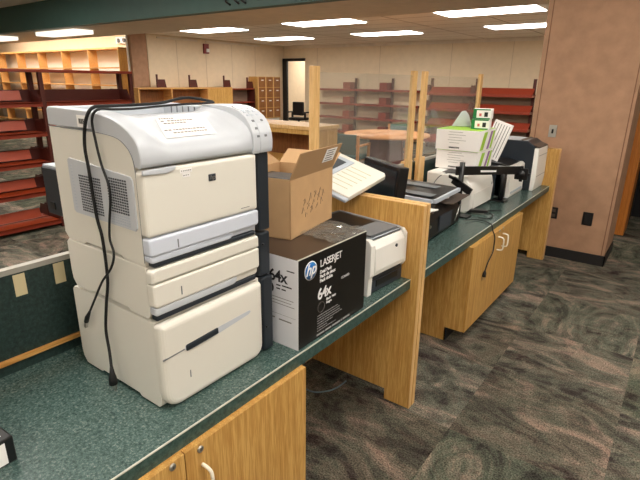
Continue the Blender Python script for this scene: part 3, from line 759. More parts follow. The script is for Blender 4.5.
# ================================================================== SMALL WHITE PRINTER
sp = thing('laser_printer', 'small white printer with dark output tray between toner carton and oak divider', 'printer', (-1.030, 1.765, Z), math.radians(-4))
PL = 0.305
MB().prism([(-0.40, 0.0), (-0.03, 0.0), (-0.012, 0.04), (-0.012, 0.225), (-0.03, 0.24), (-0.40, 0.262)], 'Y', 0.004, PL - 0.004, bev=0.004).build('body', M['white_plastic'], sp)
MB().prism([(-0.12, 0.0), (0.0, 0.0), (0.004, 0.09), (0.012, 0.10), (0.012, 0.245), (-0.006, 0.268), (-0.40, 0.275), (-0.40, 0.23), (-0.06, 0.23)], 'Y', 0.0, 0.032, bev=0.003).build('left_cheek', M['white_plastic'], sp)
MB().prism([(-0.12, 0.08), (0.0, 0.08), (0.006, 0.09), (0.012, 0.10), (0.012, 0.245), (-0.006, 0.268), (-0.40, 0.275), (-0.40, 0.23), (-0.06, 0.23)], 'Y', PL - 0.022, PL, bev=0.003).build('right_cheek', M['white_plastic'], sp)
fd = MB().prism([(-0.03, 0.096), (0.010, 0.096), (0.016, 0.12), (0.012, 0.225), (-0.01, 0.258), (-0.03, 0.250)], 'Y', 0.0345, PL - 0.024, bev=0.003).build('front_door', M['white_plastic'], sp)
MB().cyl((0.012, 0.205, 0.205), (0.017, 0.205, 0.205), 0.008, n=20).build('badge', M['dark_grey'], fd)
pt_ = MB().box((-0.11, 0.025, 0.006), (-0.004, PL - 0.006, 0.085), bev=0.004).build('paper_tray', M['dark_grey'], sp)
MB().box((-0.004, 0.07, 0.030), (0.001, PL - 0.05, 0.062), bev=0.002).box((-0.004, 0.04, 0.070), (0.0, PL - 0.02, 0.074)).build('tray_grip', M['black'], pt_)
MB().prism([(-0.40, 0.262), (-0.012, 0.262), (-0.02, 0.268), (-0.11, 0.276), (-0.40, 0.285)], 'Y', 0.022, PL - 0.022).build('top_deck', M['mid_grey'], sp)
MB().prism([(-0.37, 0.284), (-0.15, 0.275), (-0.15, 0.2785), (-0.37, 0.2875)], 'Y', 0.05, PL - 0.05).build('output_recess', M['black'], sp)
tf = MB().slab((-0.135, 0.045, 0.2765), (0, 0.22, 0), (0.11, 0.0, -0.003), (0, 0, 0.005)).build('output_flap', M['mid_grey'], sp)
MB().tube([(-0.012, 0.03, 0.270), (-0.012, PL - 0.03, 0.270)], 0.003, n=6).tube([(-0.39, PL - 0.022, 0.286), (-0.02, PL - 0.022, 0.274)], 0.003, n=6).build('rim', M['blue_grey'], sp)

# ================================================================== CREAM MACHINE LYING OVER THE DIVIDER
om = thing('office_machine', 'cream desktop machine with ribbed face lying tilted over the oak divider', 'office machine', (-1.265, 1.95, 1.150))
_u2 = Vector((0.0, 0.36, 0.055)).normalized(); _v2 = Vector((-0.42, 0.0, 0.125)); _v2 = (_v2 - _u2 * _v2.dot(_u2)).normalized(); _n2 = _u2.cross(_v2)
# local x = away from the aisle edge, y = along the counter, z = out of the ribbed face
_m3 = Matrix((_v2, _u2, -_u2.cross(_v2) * -1)).transposed()
if _m3.determinant() < 0: _m3 = Matrix((_v2, -_u2, (_v2.cross(-_u2)))).transposed()
om.rotation_euler = _m3.to_euler()
SGN = -1
MB().prism([(0, 0), (0.0, -0.36), (0.02, -0.385), (0.345, -0.385), (0.345, 0.0)], 'Z', -0.026, 0.0, bev=0.005).build('top_shell', M['cream'], om)
MB().box((0.03, -0.35, -0.045), (0.33, -0.02, -0.026), bev=0.004).build('base_pan', M['mid_grey'], om)
MB().box((-0.002, 0.0, -0.024), (0.30, 0.030, -0.008), bev=0.005).build('front_lip', M['blue_grey'], om)
rb = MB()
for k in range(6): rb.box((0.05, -0.06 - k * 0.045, -0.001), (0.18, -0.064 - k * 0.045, 0.0012))
rb.build('ribs', mat('cream_rib_shade', (196, 192, 150), 0.6), om)
wn_ = MB().box((0.19, -0.34, 0.0), (0.33, -0.06, 0.006), bev=0.003, m=M['blue_grey']).build('window_bezel', None, om)
MB().box((0.22, -0.30, 0.0055), (0.30, -0.10, 0.0075), m=M['dark_grey']).build('display', None, wn_)

# ================================================================== BLACK MONITOR
mo = thing('monitor', 'black flat monitor leaning back just beyond the oak divider', 'monitor', (-1.42, 2.50, Z), math.radians(-32))
MB().box((-0.22, -0.03, 0.06), (0.22, 0.03, 0.49), bev=0.006, rot=(math.radians(-6), 0, 0), pivot=(0, 0, 0.06)).build('housing', M['black'], mo)
MB().box((-0.195, -0.033, 0.085), (0.195, -0.028, 0.46), rot=(math.radians(-6), 0, 0), pivot=(0, 0, 0.06)).build('screen', M['display'], mo)
MB().box((-0.12, -0.04, 0), (0.12, 0.08, 0.02), bev=0.005).build('stand_base', M['black'], mo)
MB().box((-0.04, 0.03, 0.015), (0.04, 0.06, 0.2), bev=0.005).build('stand_neck', M['black'], mo)

# ================================================================== BLACK MULTIFUNCTION PRINTER with open trays
mf = thing('inkjet_printer', 'black printer with open grey trays on the counter beyond the monitor', 'printer', (-1.13, 2.59, Z), math.radians(3))
MB().prism([(-0.30, 0.0), (-0.03, 0.0), (0.0, 0.03), (-0.01, 0.13), (-0.05, 0.185), (-0.30, 0.20)], 'Y', 0.0, 0.62, bev=0.006).build('body', M['black'], mf)
MB().prism([(-0.34, 0.203), (-0.02, 0.187), (0.03, 0.192), (0.03, 0.197), (-0.02, 0.194), (-0.34, 0.214)], 'Y', 0.36, 0.70).build('scanner_bed', M['brown_top'], mf)
MB().slab((-0.40, 0.08, 0.268), (0.36, 0.10, -0.035), (0.02, 0.42, 0.012), (0, 0, 0.012)).build('document_tray', M['black'], mf)
MB().slab((-0.35, 0.14, 0.282), (0.28, 0.075, -0.027), (0.01, 0.07, 0.003), (0, 0, 0.003)).build('tray_inset', M['mid_grey'], mf)
MB().slab((-0.36, 0.36, 0.287), (0.24, 0.07, -0.023), (0.01, 0.07, 0.003), (0, 0, 0.003)).build('tray_window', M['mid_grey'], mf)
MB().slab((-0.415, 0.07, 0.262), (0.02, 0.44, 0.012), (0.022, 0, 0), (0, 0, 0.024)).slab((-0.40, 0.06, 0.262), (0.36, 0.10, -0.035), (0, 0.02, 0), (0, 0, 0.022)).slab((-0.04, 0.18, 0.226), (0.02, 0.40, 0.012), (0.02, 0, 0), (0, 0, 0.022)).build('tray_frame', M['blue_grey'], mf)
MB().slab((-0.31, -0.05, 0.215), (0.30, 0.12, -0.02), (0.02, 0.08, 0.0), (0, 0, 0.008)).build('paper_guide', M['white_plastic'], mf)
MB().slab((-0.30, -0.10, 0.19), (0.02, 0.0, 0.0), (0.0, 0.12, 0.02), (0, 0, 0.05)).slab((-0.30, -0.04, 0.205), (0.30, 0.12, -0.02), (0.0, 0.02, 0.0), (0, 0, 0.012)).build('guide_bracket', M['brown_top'], mf)
MB().slab((-0.12, 0.22, 0.212), (0.10, 0.20, 0.004), (-0.03, 0.03, 0.0), (0, 0, 0.008)).build('paper_lever', M['white_plastic'], mf)
MB().tube([(0.006, 0.50, 0.05), (0.012, 0.57, 0.15)], 0.004, n=8).build('hinge_rod', M['metal'], mf)
MB().box((-0.006, 0.22, 0.04), (0.003, 0.44, 0.14), bev=0.002).build('access_door', M['dark_grey'], mf)
MB().box((-0.004, 0.06, 0.10), (0.004, 0.075, 0.115), bev=0.002).build('port', M['metal'], mf)
tag(MB().box((-1.34, 2.20, Z), (-1.12, 2.28, 0.94), bev=0.006).build('cable_box', M['black']), 'black equipment box in shade at the divider foot behind the monitor', 'device')

# ================================================================== WHITE PRINTER under cartons
wp = thing('laser_printer', 'rounded white printer carrying two white cartons on the far counter', 'printer', (-1.20, 3.50, Z))
MB().prism([(-0.36, 0.0), (-0.03, 0.0), (0.0, 0.03), (0.006, 0.15), (-0.01, 0.22), (-0.06, 0.275), (-0.36, 0.285)], 'Y', 0.0, 0.50, bev=0.012, seg=3).build('body', M['white_plastic'], wp)
MB().box((-0.002, 0.06, 0.03), (0.008, 0.46, 0.15), bev=0.004).build('front_door', M['white_plastic'], wp)
MB().box((0.007, 0.44, 0.16), (0.009, 0.455, 0.18)).build('badge', M['mid_grey'], wp)
MB().tube(smoothpath([(-0.33, -0.001, 0.02), (-0.31, -0.002, 0.16), (-0.26, -0.001, 0.25), (-0.2, 0.01, 0.283)], 5), 0.003, n=6).build('seam', M['mid_grey'], wp)
MB().box((-0.25, 0.03, 0.2855), (-0.08, 0.25, 0.288)).build('output_slot', M['black'], wp)
# cartons
def carton(x, y, z, rz, w, l, h, label, green=True):
    t = thing('paper_carton', label, 'box', (x, y, z), rz, 'white cartons stacked on the far counter')
    MB().box((0, 0, 0), (w, l, h), bev=0.002, m=M['paper_white']).build('carton', None, t)
    if green: MB().box((0.001, 0.001, h), (w - 0.001, l - 0.001, h + 0.002), m=M['lime']).build('lid_print', None, t)
    s = MB()
    s.slab((w + 0.0006, l * 0.05, h * 0.05), (0, l * 0.20, 0), (0, l * 0.22, h * 0.85), (0.0006, 0, 0), m=M['lime'])
    s.slab((w + 0.0006, l * 0.46, h * 0.05), (0, l * 0.14, 0), (0, l * 0.22, h * 0.85), (0.0006, 0, 0), m=M['purple'])
    s.slab((w + 0.0006, l * 0.66, h * 0.05), (0, l * 0.12, 0), (0, l * 0.18, h * 0.85), (0.0006, 0, 0), m=M['lime'])
    s.build('stripe_print', None, t)
    p = MB(); random.seed(int(z * 1000))
    for k, (a, b) in enumerate(((0.30, 0.62), (0.28, 0.68), (0.30, 0.60), (0.28, 0.70), (0.32, 0.55))):
        p.box((w * a, -0.0008, h * (0.88 - k * 0.13)), (w * b, 0, h * (0.895 - k * 0.13)))
    p.build('fine_print', M['ink_grey'], t)
    p = MB(); xx = 0.32
    for k in range(9): p.box((w * xx, -0.0012, h * 0.10), (w * (xx + 0.02), 0, h * 0.17)); xx += 0.027
    p.build('carton_print', M['ink'], t)
    return t
ca = math.radians(1)
carton(-1.575, 3.68, Z + 0.289, ca, 0.33, 0.37, 0.143, 'white carton resting directly on the rounded white printer, lower of two')
carton(-1.585, 3.675, Z + 0.289 + 0.1465, ca, 0.345, 0.38, 0.155, 'white carton with lime green lid, upper of the two on the white printer')
def small_pack(x, y, z, label):
    t = thing('toner_pack', label, 'box', (x, y, z), math.radians(12), 'small green packs on the cartons')
    MB().box((0, 0, 0), (0.135, 0.13, 0.075), bev=0.001, m=M['paper_white']).build('carton', None, t)
    s = MB().box((-0.0006, -0.001, 0), (0.025, 0, 0.075), m=M['green_card']).box((0.025, -0.001, 0.066), (0.125, 0, 0.075), m=M['green_card']).box((0.025, -0.001, 0), (0.125, 0, 0.009), m=M['green_card'])
    s.build('border_print', None, t)
    MB().box((0.082, -0.0012, 0.018), (0.108, 0, 0.052), m=M['ink']).build('black_square', None, t)
    MB().box((0.045, -0.0012, 0.022), (0.062, 0, 0.042), m=M['pink']).build('red_mark', None, t)
    return t
zt = Z + 0.289 + 0.1465 + 0.158
small_pack(-1.36, 3.80, zt, 'small green and white pack sitting on the lime lid, lower of two')
small_pack(-1.355, 3.805, zt + 0.077, 'small green and white pack, topmost of the pile, near the posts')
# white rounded thing behind packs (bag / card stand)
o = MB().prism([(0, 0), (0.16, 0), (0.13, 0.09), (0.10, 0.125), (0.07, 0.12), (0.0, 0.0)][:5], 'Y', 0, 0.02, bev=0.004).build('plastic_pouch', M['greywhite'])
o.location = (-1.57, 3.93, zt); o.rotation_euler = (0, 0, math.radians(20)); tag(o, 'grey white rounded plastic pouch standing behind the small green packs', 'pouch')
# slotted white rack leaning on cartons
rk = thing('slotted_rack', 'white slotted plastic rack standing tilted beside the two cartons', 'rack', (-1.42, 4.26, 1.090))
rk.rotation_euler = (math.radians(-4), math.radians(17), 0)
MB().box((0, 0, 0), (0.16, 0.02, 0.32), bev=0.004).build('plate', M['paper_white'], rk)
g = MB()
for k in range(6): g.box((0.015 + k * 0.024, -0.0015, 0.02), (0.020 + k * 0.024, 0, 0.30))
g.build('slots', M['ink_grey'], rk)

# ================================================================== MONITOR ARM
ma = thing('screen_mount', 'black jointed monitor arm clamped up in front of the white cartons', 'monitor arm', (-1.22, 3.36, Z))
ma.location = (-1.25, 3.40, Z)
MB().box((-0.07, -0.05, 0), (0.09, 0.05, 0.012), bev=0.003).build('base_plate', M['black'], ma)
MB().cyl((0, 0, 0.01), (0, 0, 0.395), 0.019, n=16).build('pole', M['black'], ma)
a1_ = MB().slab((-0.035, -0.03, 0.305), (0.28, 0.64, -0.050), (0.018, -0.008, 0), (0, 0, 0.062)).build('arm', M['black'], ma)
MB().slab((0.080, 0.168, 0.310), (0.066, 0.150, -0.0118), (0.0025, -0.0012, 0), (0, 0, 0.014), m=M['ink_white']).build('brand_strip', None, a1_)
MB().slab((-0.05, -0.06, 0.250), (0.14, 0.0, -0.075), (0, 0.02, 0.0), (0.02, 0, 0.045)).slab((-0.07, -0.06, 0.285), (0.08, 0.0, -0.03), (0, 0.02, 0), (0, 0, 0.02)).build('spring_link', M['black'], ma)
MB().box((0.20, 0.578, 0.250), (0.33, 0.59, 0.272), bev=0.003).box((0.252, 0.578, 0.200), (0.276, 0.59, 0.322), bev=0.003).box((0.215, 0.575, 0.215), (0.315, 0.585, 0.307), bev=0.02).cyl((0.265, 0.56, 0.26), (0.265, 0.61, 0.26), 0.03, n=16).build('mount_plate', M['black'], ma)
MB().cyl((0.10, 0.685, 0.012), (0.10, 0.685, 0.27), 0.022, n=14).box((0.04, 0.63, 0), (0.15, 0.74, 0.012), bev=0.003).build('second_post', M['black'], ma)
MB().slab((0.02, 0.10, 0.012), (0.15, 0.06, 0.0), (-0.03, 0.04, 0), (0, 0, 0.02)).build('clamp', M['black'], ma)

# ================================================================== FAR PRINTERS
s1 = thing('laser_printer', 'compact black and white printer between the white printer and tall one', 'printer', (-1.13, 4.22, Z))
MB().box((-0.40, 0.0, 0.0), (-0.02, 0.42, 0.262), bev=0.006).build('body', M['navy'], s1)
MB().prism([(-0.12, 0.0), (0.0, 0.0), (0.006, 0.02), (0.0, 0.25), (-0.02, 0.266), (-0.12, 0.262)], 'Y', 0.0, 0.42, bev=0.004).build('front_cover', M['white_plastic'], s1)
MB().prism([(-0.36, 0.262), (-0.02, 0.262), (-0.12, 0.285), (-0.36, 0.29)], 'Y', 0.04, 0.38).build('output_tray', M['black'], s1)
MB().box((0.0, 0.04, 0.03), (0.008, 0.38, 0.05), bev=0.002).build('tray_lip', M['blue_grey'], s1)
s2 = thing('laser_printer', 'tall charcoal printer with white front at the far end of the counter', 'printer', (-1.04, 4.665, Z))
MB().prism([(-0.48, 0.0), (-0.03, 0.0), (-0.03, 0.40), (-0.10, 0.445), (-0.48, 0.445)], 'Y', 0.0, 0.34, bev=0.006).build('body', M['navy'], s2)
MB().prism([(-0.06, 0.0), (0.0, 0.0), (0.012, 0.10), (0.006, 0.38), (-0.06, 0.39)], 'Y', 0.004, 0.34, bev=0.006).build('front_cover', M['white_plastic'], s2)
MB().slab((0.004, 0.006, 0.386), (0, 0.33, 0), (-0.16, 0, 0.062), (0, 0, 0.006)).build('slanted_top', M['brown_top'], s2)
MB().box((0.0085, 0.02, 0.315), (0.011, 0.33, 0.318)).box((0.010, 0.02, 0.13), (0.0125, 0.33, 0.133)).build('panel_seams', M['mid_grey'], s2)

# small black & white item at the lower left
bb = thing('small_carton', 'small black box with a white side at the left edge of the foreground counter', 'box', (-1.225, 0.36, Z), math.radians(3))
MB().box((-0.2, -0.3, 0), (0, 0, 0.075), bev=0.004, m=M['black']).build('carton', None, bb)
MB().box((0, -0.29, 0.006), (0.001, -0.022, 0.066), m=M['paper_white']).build('side_panel', None, bb)
MB().tube([(-0.02, -0.29, 0.0765), (-0.02, -0.02, 0.0765)], 0.0012, n=6).build('lid_edge', M['ink_white'], bb)

# cords far counter
cordthing('power_cord', 'black power cord hanging over the counter edge in front of the oak cabinet doors', 'cord',
    [(-1.14, 3.28, 0.765), (-1.10, 3.36, 0.757), (-1.04, 3.36, 0.757), (-0.99, 3.33, 0.757), (-0.964, 3.31, 0.748), (-0.950, 3.30, 0.715), (-0.930, 3.29, 0.68), (-0.930, 3.30, 0.62), (-0.925, 3.27, 0.57), (-0.925, 3.19, 0.52), (-0.925, 3.15, 0.47)],
    0.0042, M['black_matt'], [('plug', MB().tube([(-0.925, 3.15, 0.475), (-0.925, 3.147, 0.455), (-0.925, 3.14, 0.43)], [0.005, 0.012, 0.013], n=10, m=M['black_matt']), None), ('prong', MB().box((-0.93, 3.12, 0.41), (-0.928, 3.126, 0.432)).box((-0.92, 3.135, 0.41), (-0.918, 3.141, 0.432)), M['metal'])])
cordthing('cable_coil', 'loose black cable lying on the counter below the monitor arm', 'cable',
    [(-1.10, 3.42, 0.757), (-1.03, 3.46, 0.757), (-1.05, 3.58, 0.757), (-1.12, 3.62, 0.757), (-1.09, 3.70, 0.757), (-1.03, 3.74, 0.757)], 0.0042, M['black_matt'], [])
cordthing('floor_cable', 'thin blue grey cable on the carpet in the knee space', 'cable',
    [(-1.561, 1.899, 0.006), (-1.488, 1.882, 0.006), (-1.419, 1.887, 0.006), (-1.362, 1.943, 0.006), (-1.338, 2.009, 0.006), (-1.334, 2.087, 0.006)], 0.004, M['cable_blue'], [])

# ================================================================== WALL PLATES
def plate(x, z, label, name, cat, w=0.07, h=0.115, dark=True):
    t = thing(name, label, cat, (x, 5.2, z))
    MB().box((-w / 2, -0.006, -h / 2), (w / 2, 0, h / 2), bev=0.002).build('cover_plate', M['black'] if dark else M['switch_plate'], t)
    return t
p = plate(-1.055, 1.248, 'steel switch plate high on the brown pillar', 'light_switch', 'switch', dark=False)
MB().box((-0.008, -0.014, -0.02), (0.008, -0.006, 0.02), bev=0.002).build('toggle', M['black'], p)
p = plate(-0.93, 0.455, 'black electrical outlet on the pillar beside the oak end panel', 'wall_outlet', 'outlet', w=0.08)
MB().box((-0.02, -0.009, 0.01), (0.02, -0.006, 0.04), bev=0.002).box((-0.02, -0.009, -0.04), (0.02, -0.006, -0.01), bev=0.002).build('socket', M['brown_top'], p)
p = plate(-0.62, 0.445, 'black blank plate low on the brown pillar, right of the outlet', 'wall_plate', 'wall plate', w=0.09, h=0.13)
MB().box((-0.02, -0.008, -0.04), (0.02, -0.006, 0.04), bev=0.002).build('insert', M['black_matt'], p)
fs = thing('fire_strobe', 'red fire alarm strobe high on the tan left wall', 'fire alarm', (-11.4, 9.9, 2.5))
MB().box((0, -0.09, -0.14), (0.06, 0.09, 0.12), bev=0.01).build('housing', mat('alarm_red', (120, 24, 20), 0.4), fs)
MB().box((0.06, -0.02, -0.10), (0.10, 0.07, -0.01), bev=0.01).build('lens', M['ink_white'], fs)
em = thing('emergency_light', 'white twin-head emergency light on the alcove wall above the bookcase', 'emergency light', (-13.28, 8.6, 2.70))
MB().box((-0.28, -0.1, -0.10), (0.28, 0, 0.08), bev=0.01).build('housing', M['wall_light'], em)
for x in (-0.12, 0.14): MB().cyl((x, -0.1, -0.02), (x, -0.13, -0.02), 0.06, n=16).build('lamp_head', M['mid_grey'], em)
# ornament at the top of fascia
orn = MB()
for (x, dx) in ((-5.45, 0.1), (-5.28, -0.08), (-5.15, 0.12)):
    orn.tube(smoothpath([(x, 5.19, 2.90), (x + dx, 5.185, 2.80), (x - 0.05, 5.185, 2.72), (x + 0.04, 5.185, 2.66)], 4), 0.014, n=6)
orn.tube([(-5.6, 5.19, 2.80), (-5.0, 5.19, 2.76)], 0.012, n=6)
tag(orn.build('wall_ornament', M['black']), 'black wiry ornament hanging on the green fascia at the top of the picture', 'ornament')

# ================================================================== CEILING LIGHTS
def troffer(label, group=None):
    t = thing('ceiling_light', label, 'ceiling light', (0, 0, 0), 0, group)
    MB().box((-0.80, -0.36, -0.004), (0.80, 0.36, 0.0)).build('frame', M['metal'], t)
    MB().box((-0.775, -0.335, -0.012), (0.775, 0.335, -0.004)).build('diffuser', M['lamp'], t)
    return t
proto = None
LT = [(-9.2, 8.27, 2.75, 'lit ceiling panel nearest the alcove column, front row leftmost'), (-6.1, 8.3, 2.75, 'lit ceiling panel in the front row, middle one'),
      (-2.88, 8.3, 2.75, 'lit ceiling panel in the front row, beside the brown pillar'), (-9.3, 10.85, 2.75, 'lit ceiling panel in the rear row, nearest the dark doorway'),
      (-6.15, 10.87, 2.75, 'lit ceiling panel in the rear row, middle one'), (-2.9, 10.75, 2.75, 'lit ceiling panel in the rear row, beside the brown pillar')]
for (x, y, z, lb_) in LT:
    o = troffer(lb_) if proto is None else copy_tree(proto)
    if proto is None: proto = o
    o.location = (x, y, z); o['label'] = lb_; o['group'] = 'ceiling panels over the reading room'
for x in (-9.2, -6.1, -3.0, 0.2, 3.4):
    for y in (3.2, 0.6, -2.2):
        o = copy_tree(proto); o.location = (x, y, 3.10); o['label'] = 'unseen ceiling panel added to light the service side of the counter'; o['group'] = 'added unseen ceiling panels above the counter'  # out-of-view panels, added to light the foreground
o = copy_tree(proto); o.location = (-10.2, 14.5, 2.75); o['label'] = 'added ceiling panel brightening the corridor behind the dark doorway'; o['group'] = 'added ceiling panels in the corridor'  # extra panel put in to brighten the wall behind the doorway
for x in (-19.0, -17.0, -15.2, -13.4):
    o = copy_tree(proto); o.location = (x, 7.25, 3.10); o['label'] = 'hidden ceiling panel added to brighten the alcove bookcase'; o['group'] = 'added hidden ceiling panels in the alcove'  # hidden above the soffit, added so the cubbies look bright
for (x, y, lb_) in ((-14.2, 5.63, 'white box lamp under the dropped ceiling, partly cut off at the left edge'), (-10.85, 5.63, 'white box lamp under the dropped ceiling, left of the emergency light')):
    t = thing('box_lamp', lb_, 'ceiling light', (x, y, 2.60), 0, 'box lamps of the alcove')
    MB().box((-0.80, -0.2, -0.085), (0.80, 0.2, -0.01), bev=0.01).build('lens', M['lamp_side'], t)
    MB().box((-0.82, -0.22, -0.012), (0.82, 0.22, 0.0)).build('tray', M['wall_light'], t)

# ================================================================== RED SHELVING RANGE (left)
rs = thing('steel_bookshelf', 'long double-sided red steel bookshelf, empty, left behind the counter', 'bookshelf', (-5.75, 0, 0))
ups = [3.74, 2.64, 1.54, 0.44, -0.66]
for y in ups:
    MB().box((-0.045, y, 0.09), (-0.006, y + 0.045, 1.735), bev=0.002).build('front_post', M['red_dark'], rs)
    MB().box((-0.30, y, 0), (-0.24, y + 0.045, 1.76), bev=0.003).box((-0.24, y + 0.005, 0.0), (0, y + 0.04, 0.09), bev=0.002).box((-0.54, y + 0.005, 0.0), (-0.30, y + 0.04, 0.09), bev=0.002).build('upright', M['red_dark'], rs)
MB().box((-0.54, ups[-1], 1.735), (0.0, 3.785, 1.765), bev=0.003).build('top_canopy', M['red'], rs)
zs = [1.42, 1.10, 0.775, 0.445, 0.09]
for k, z in enumerate(zs):
    for i in range(4):
        y0, y1 = ups[i + 1] + 0.045, ups[i]
        for side in (0, 1):
            xa, xb = (-0.25, 0.0) if side == 0 else (-0.54, -0.29)
            s = MB().box((xa, y0, z - 0.012), (xb, y1, z), m=M['red_bright'])
            s.box((xb - 0.006 if side == 0 else xa, y0, z - 0.045), (xb if side == 0 else xa + 0.006, y1, z + 0.006), m=M['red'])
            for yy in (y0, y1 - 0.004):   # bracket ends
                s.prism([(xa, z - 0.01), (xb, z - 0.01), (xb - 0.08 if side == 0 else xb, z + 0.13), (xa if side == 0 else xa + 0.08, z + 0.13)], 'Y', yy, yy + 0.004, m=M['red_dark'])
            s.build('shelf', None, rs)
for i in range(3):
    for z in zs[:-1]:
        MB().box((-0.275, ups[i + 1] + 0.045, z), (-0.265, ups[i], z + 0.13)).build('back_rail', M['red_dark'], rs)
for (i, z) in ((0, 1.10), (0, 0.775), (0, 0.445), (1, 1.10), (1, 1.42), (2, 1.42), (2, 1.1), (1, 0.775), (1, 0.445), (0, 0.09), (1, 0.09)):
    y0, y1 = ups[i + 1] + 0.05, ups[i] - 0.01 - 0.1 * (i % 2)
    MB().slab((-0.235, y0, z + 0.02), (0, y1 - y0, 0), (-0.03, 0, 0.10), (0.004, 0, 0)).build('backstop', M['red_bright'], rs)
MB().box((-0.275, ups[-1], 0.0), (-0.265, 3.74, 0.09)).build('base_panel', M['red_dark'], rs)

# ================================================================== ALCOVE BOOKCASES
bk = thing('bookcase', 'tall tan wooden cubby bookcase along the alcove wall', 'bookcase', (-12.62, 7.95, 0))
W_ = 1.50
for i in range(7):
    MB().box((-W_ * i - 0.025, 0, 0), (-W_ * i + 0.0, 0.44 if i == 0 else 0.26, 2.46)).build('side_panel', M['oak'] if i == 0 else M['tan_wood'], bk)
MB().box((-W_ * 6, 0, 2.425), (0, 0.44, 2.465)).build('top_panel', M['tan_wood'], bk)
MB().box((-W_ * 6, 0.44, 0), (0, 0.455, 2.46)).build('back_panel', M['wall_light'], bk)  # added white sheet imitates the brightly lit wall seen through the cubbies
for z in (1.93, 1.46, 1.03, 0.6, 0.2):
    for i in range(6): MB().box((-W_ * (i + 1), 0.01, z), (-W_ * i - 0.025, 0.32, z + 0.03)).build('shelf', M['tan_wood'], bk)

# low wooden cabinets and shelves along left wall
lc = thing('low_bookcase', 'low tan wooden bookcase along the left wall below the fire strobe', 'bookcase', (-11.36, 7.35, 0))
MB().box((0, 0, 1.42), (0.36, 3.15, 1.46)).build('top_panel', M['tan_wood'], lc)
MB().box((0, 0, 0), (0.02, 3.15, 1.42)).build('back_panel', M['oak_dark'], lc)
for y in (0, 0.98, 2.2, 3.11): MB().box((0.02, y, 0), (0.36, y + 0.04, 1.42)).build('divider', M['tan_wood'], lc)
MB().box((0.34, 2.24, 0), (0.36, 3.11, 1.42)).build('door', M['oak'], lc)
for z in (0.95, 0.5):
    for y in (0.04, 1.02): MB().box((0.02, y, z), (0.35, y + (0.94 if y < 1 else 1.18), z + 0.03)).build('shelf', M['tan_wood'], lc)
ls = thing('steel_bookshelf', 'short dark red steel bookshelf next to the card drawers', 'bookshelf', (-11.36, 10.52, 0))
for y in (0, 0.93): MB().box((0, y, 0), (0.32, y + 0.03, 1.42)).build('upright', M['red_dark'], ls)
for z in (0.2, 0.6, 1.0, 1.39): MB().box((0, 0.03, z), (0.32, 0.93, z + 0.03)).build('shelf', M['red'], ls)
MB().box((0, 0.03, 0), (0.01, 0.93, 1.39)).build('back_panel', M['grey_shelf'], ls)
for (y, lb_) in ((8.02, 'red steel bookend on the low tan bookcase, tucked right beside the alcove column'), (9.05, 'red steel bookend on the low tan bookcase, second from the alcove column'), (10.30, 'red steel bookend on the low tan bookcase, right of the strobe'), (11.25, 'red steel bookend beside the card drawer cabinet')):
    t = MB().box((0, -0.02, 0), (0.03, 0.02, 0.32)).prism([(0.02, 0.0), (0.28, 0.0), (0.24, 0.2), (0.02, 0.2)], 'X', 0.0, 0.012).build('bookend', M['red_dark'])
    t.location = (-11.15, y, 1.46 if y < 11 else 1.42); tag(t, lb_, 'bookend', 'red bookends along the left wall')
kc = thing('card_drawer_cabinet', 'tall oak card drawer cabinet in the corner beside the doorway', 'cabinet', (-11.36, 11.55, 0))
MB().box((0, 0, 0.5), (0.38, 1.05, 1.77)).build('carcass', M['oak'], kc)
MB().box((0.03, 0.03, 0), (0.35, 1.02, 0.5)).build('plinth', M['wall_light'], kc)
for i in range(3):
    MB().box((0.38, i * 0.35 + 0.0, 0.5), (0.395, i * 0.35 + 0.03, 1.77)).build('stile', M['oak_light'], kc)
    for j in range(4):
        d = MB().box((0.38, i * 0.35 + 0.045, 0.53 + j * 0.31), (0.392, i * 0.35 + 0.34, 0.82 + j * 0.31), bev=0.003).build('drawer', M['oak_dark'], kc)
        MB().box((0.392, i * 0.35 + 0.15, 0.72 + j * 0.31), (0.402, i * 0.35 + 0.25, 0.75 + j * 0.31)).build('label_holder', M['paper_white'], d)

# back wall shelves
def wall_shelf(x0, x1, y, zs, z_up, ups_, label, backs, shelfmat):
    t = thing('steel_bookshelf', label, 'bookshelf', (x0, y, 0)); L = x1 - x0
    for u in ups_:
        MB().box((u, -0.02, 0), (u + 0.07, 0.02, z_up), m=M['red_dark']).build('upright', None, t)
    for z in zs:
        s = MB().box((0, -0.30, z - 0.06), (L, 0.0, z), m=shelfmat).build('shelf', None, t)
        for u in ups_:
            if u + 0.05 < L - 0.1 or not backs:
                MB().box((max(u - 0.25, 0) if not backs else u - 0.02, -0.28, z), (max(u, 0.04) if not backs else u + 0.09, -0.02, z + 0.19), m=M['red'] if not backs else M['red_dark']).build('end_bracket', None, t)
        if backs: MB().slab((0, -0.28, z + 0.0), (L, 0, 0), (0, 0.16, 0.14), (0, 0.006, 0)).build('display_back', M['red'], t)
    if backs: MB().box((0, -0.0, 0), (L, 0.012, zs[0] + 0.0)).build('rear_panel', M['grey_shelf'], t)
    return t
wall_shelf(-9.75, -6.2, 13.2, [1.45, 1.03, 0.62, 0.2], 1.76, [1.28, 2.55], 'low red steel wall shelving on the back wall, behind the round table', False, M['red'])
wall_shelf(-5.75, -3.05, 12.6, [1.42, 1.03, 0.63, 0.22], 1.77, [0.05, 1.25, 2.62], 'orange red sloping display shelving on the back wall, left of the pillar', True, M['red'])

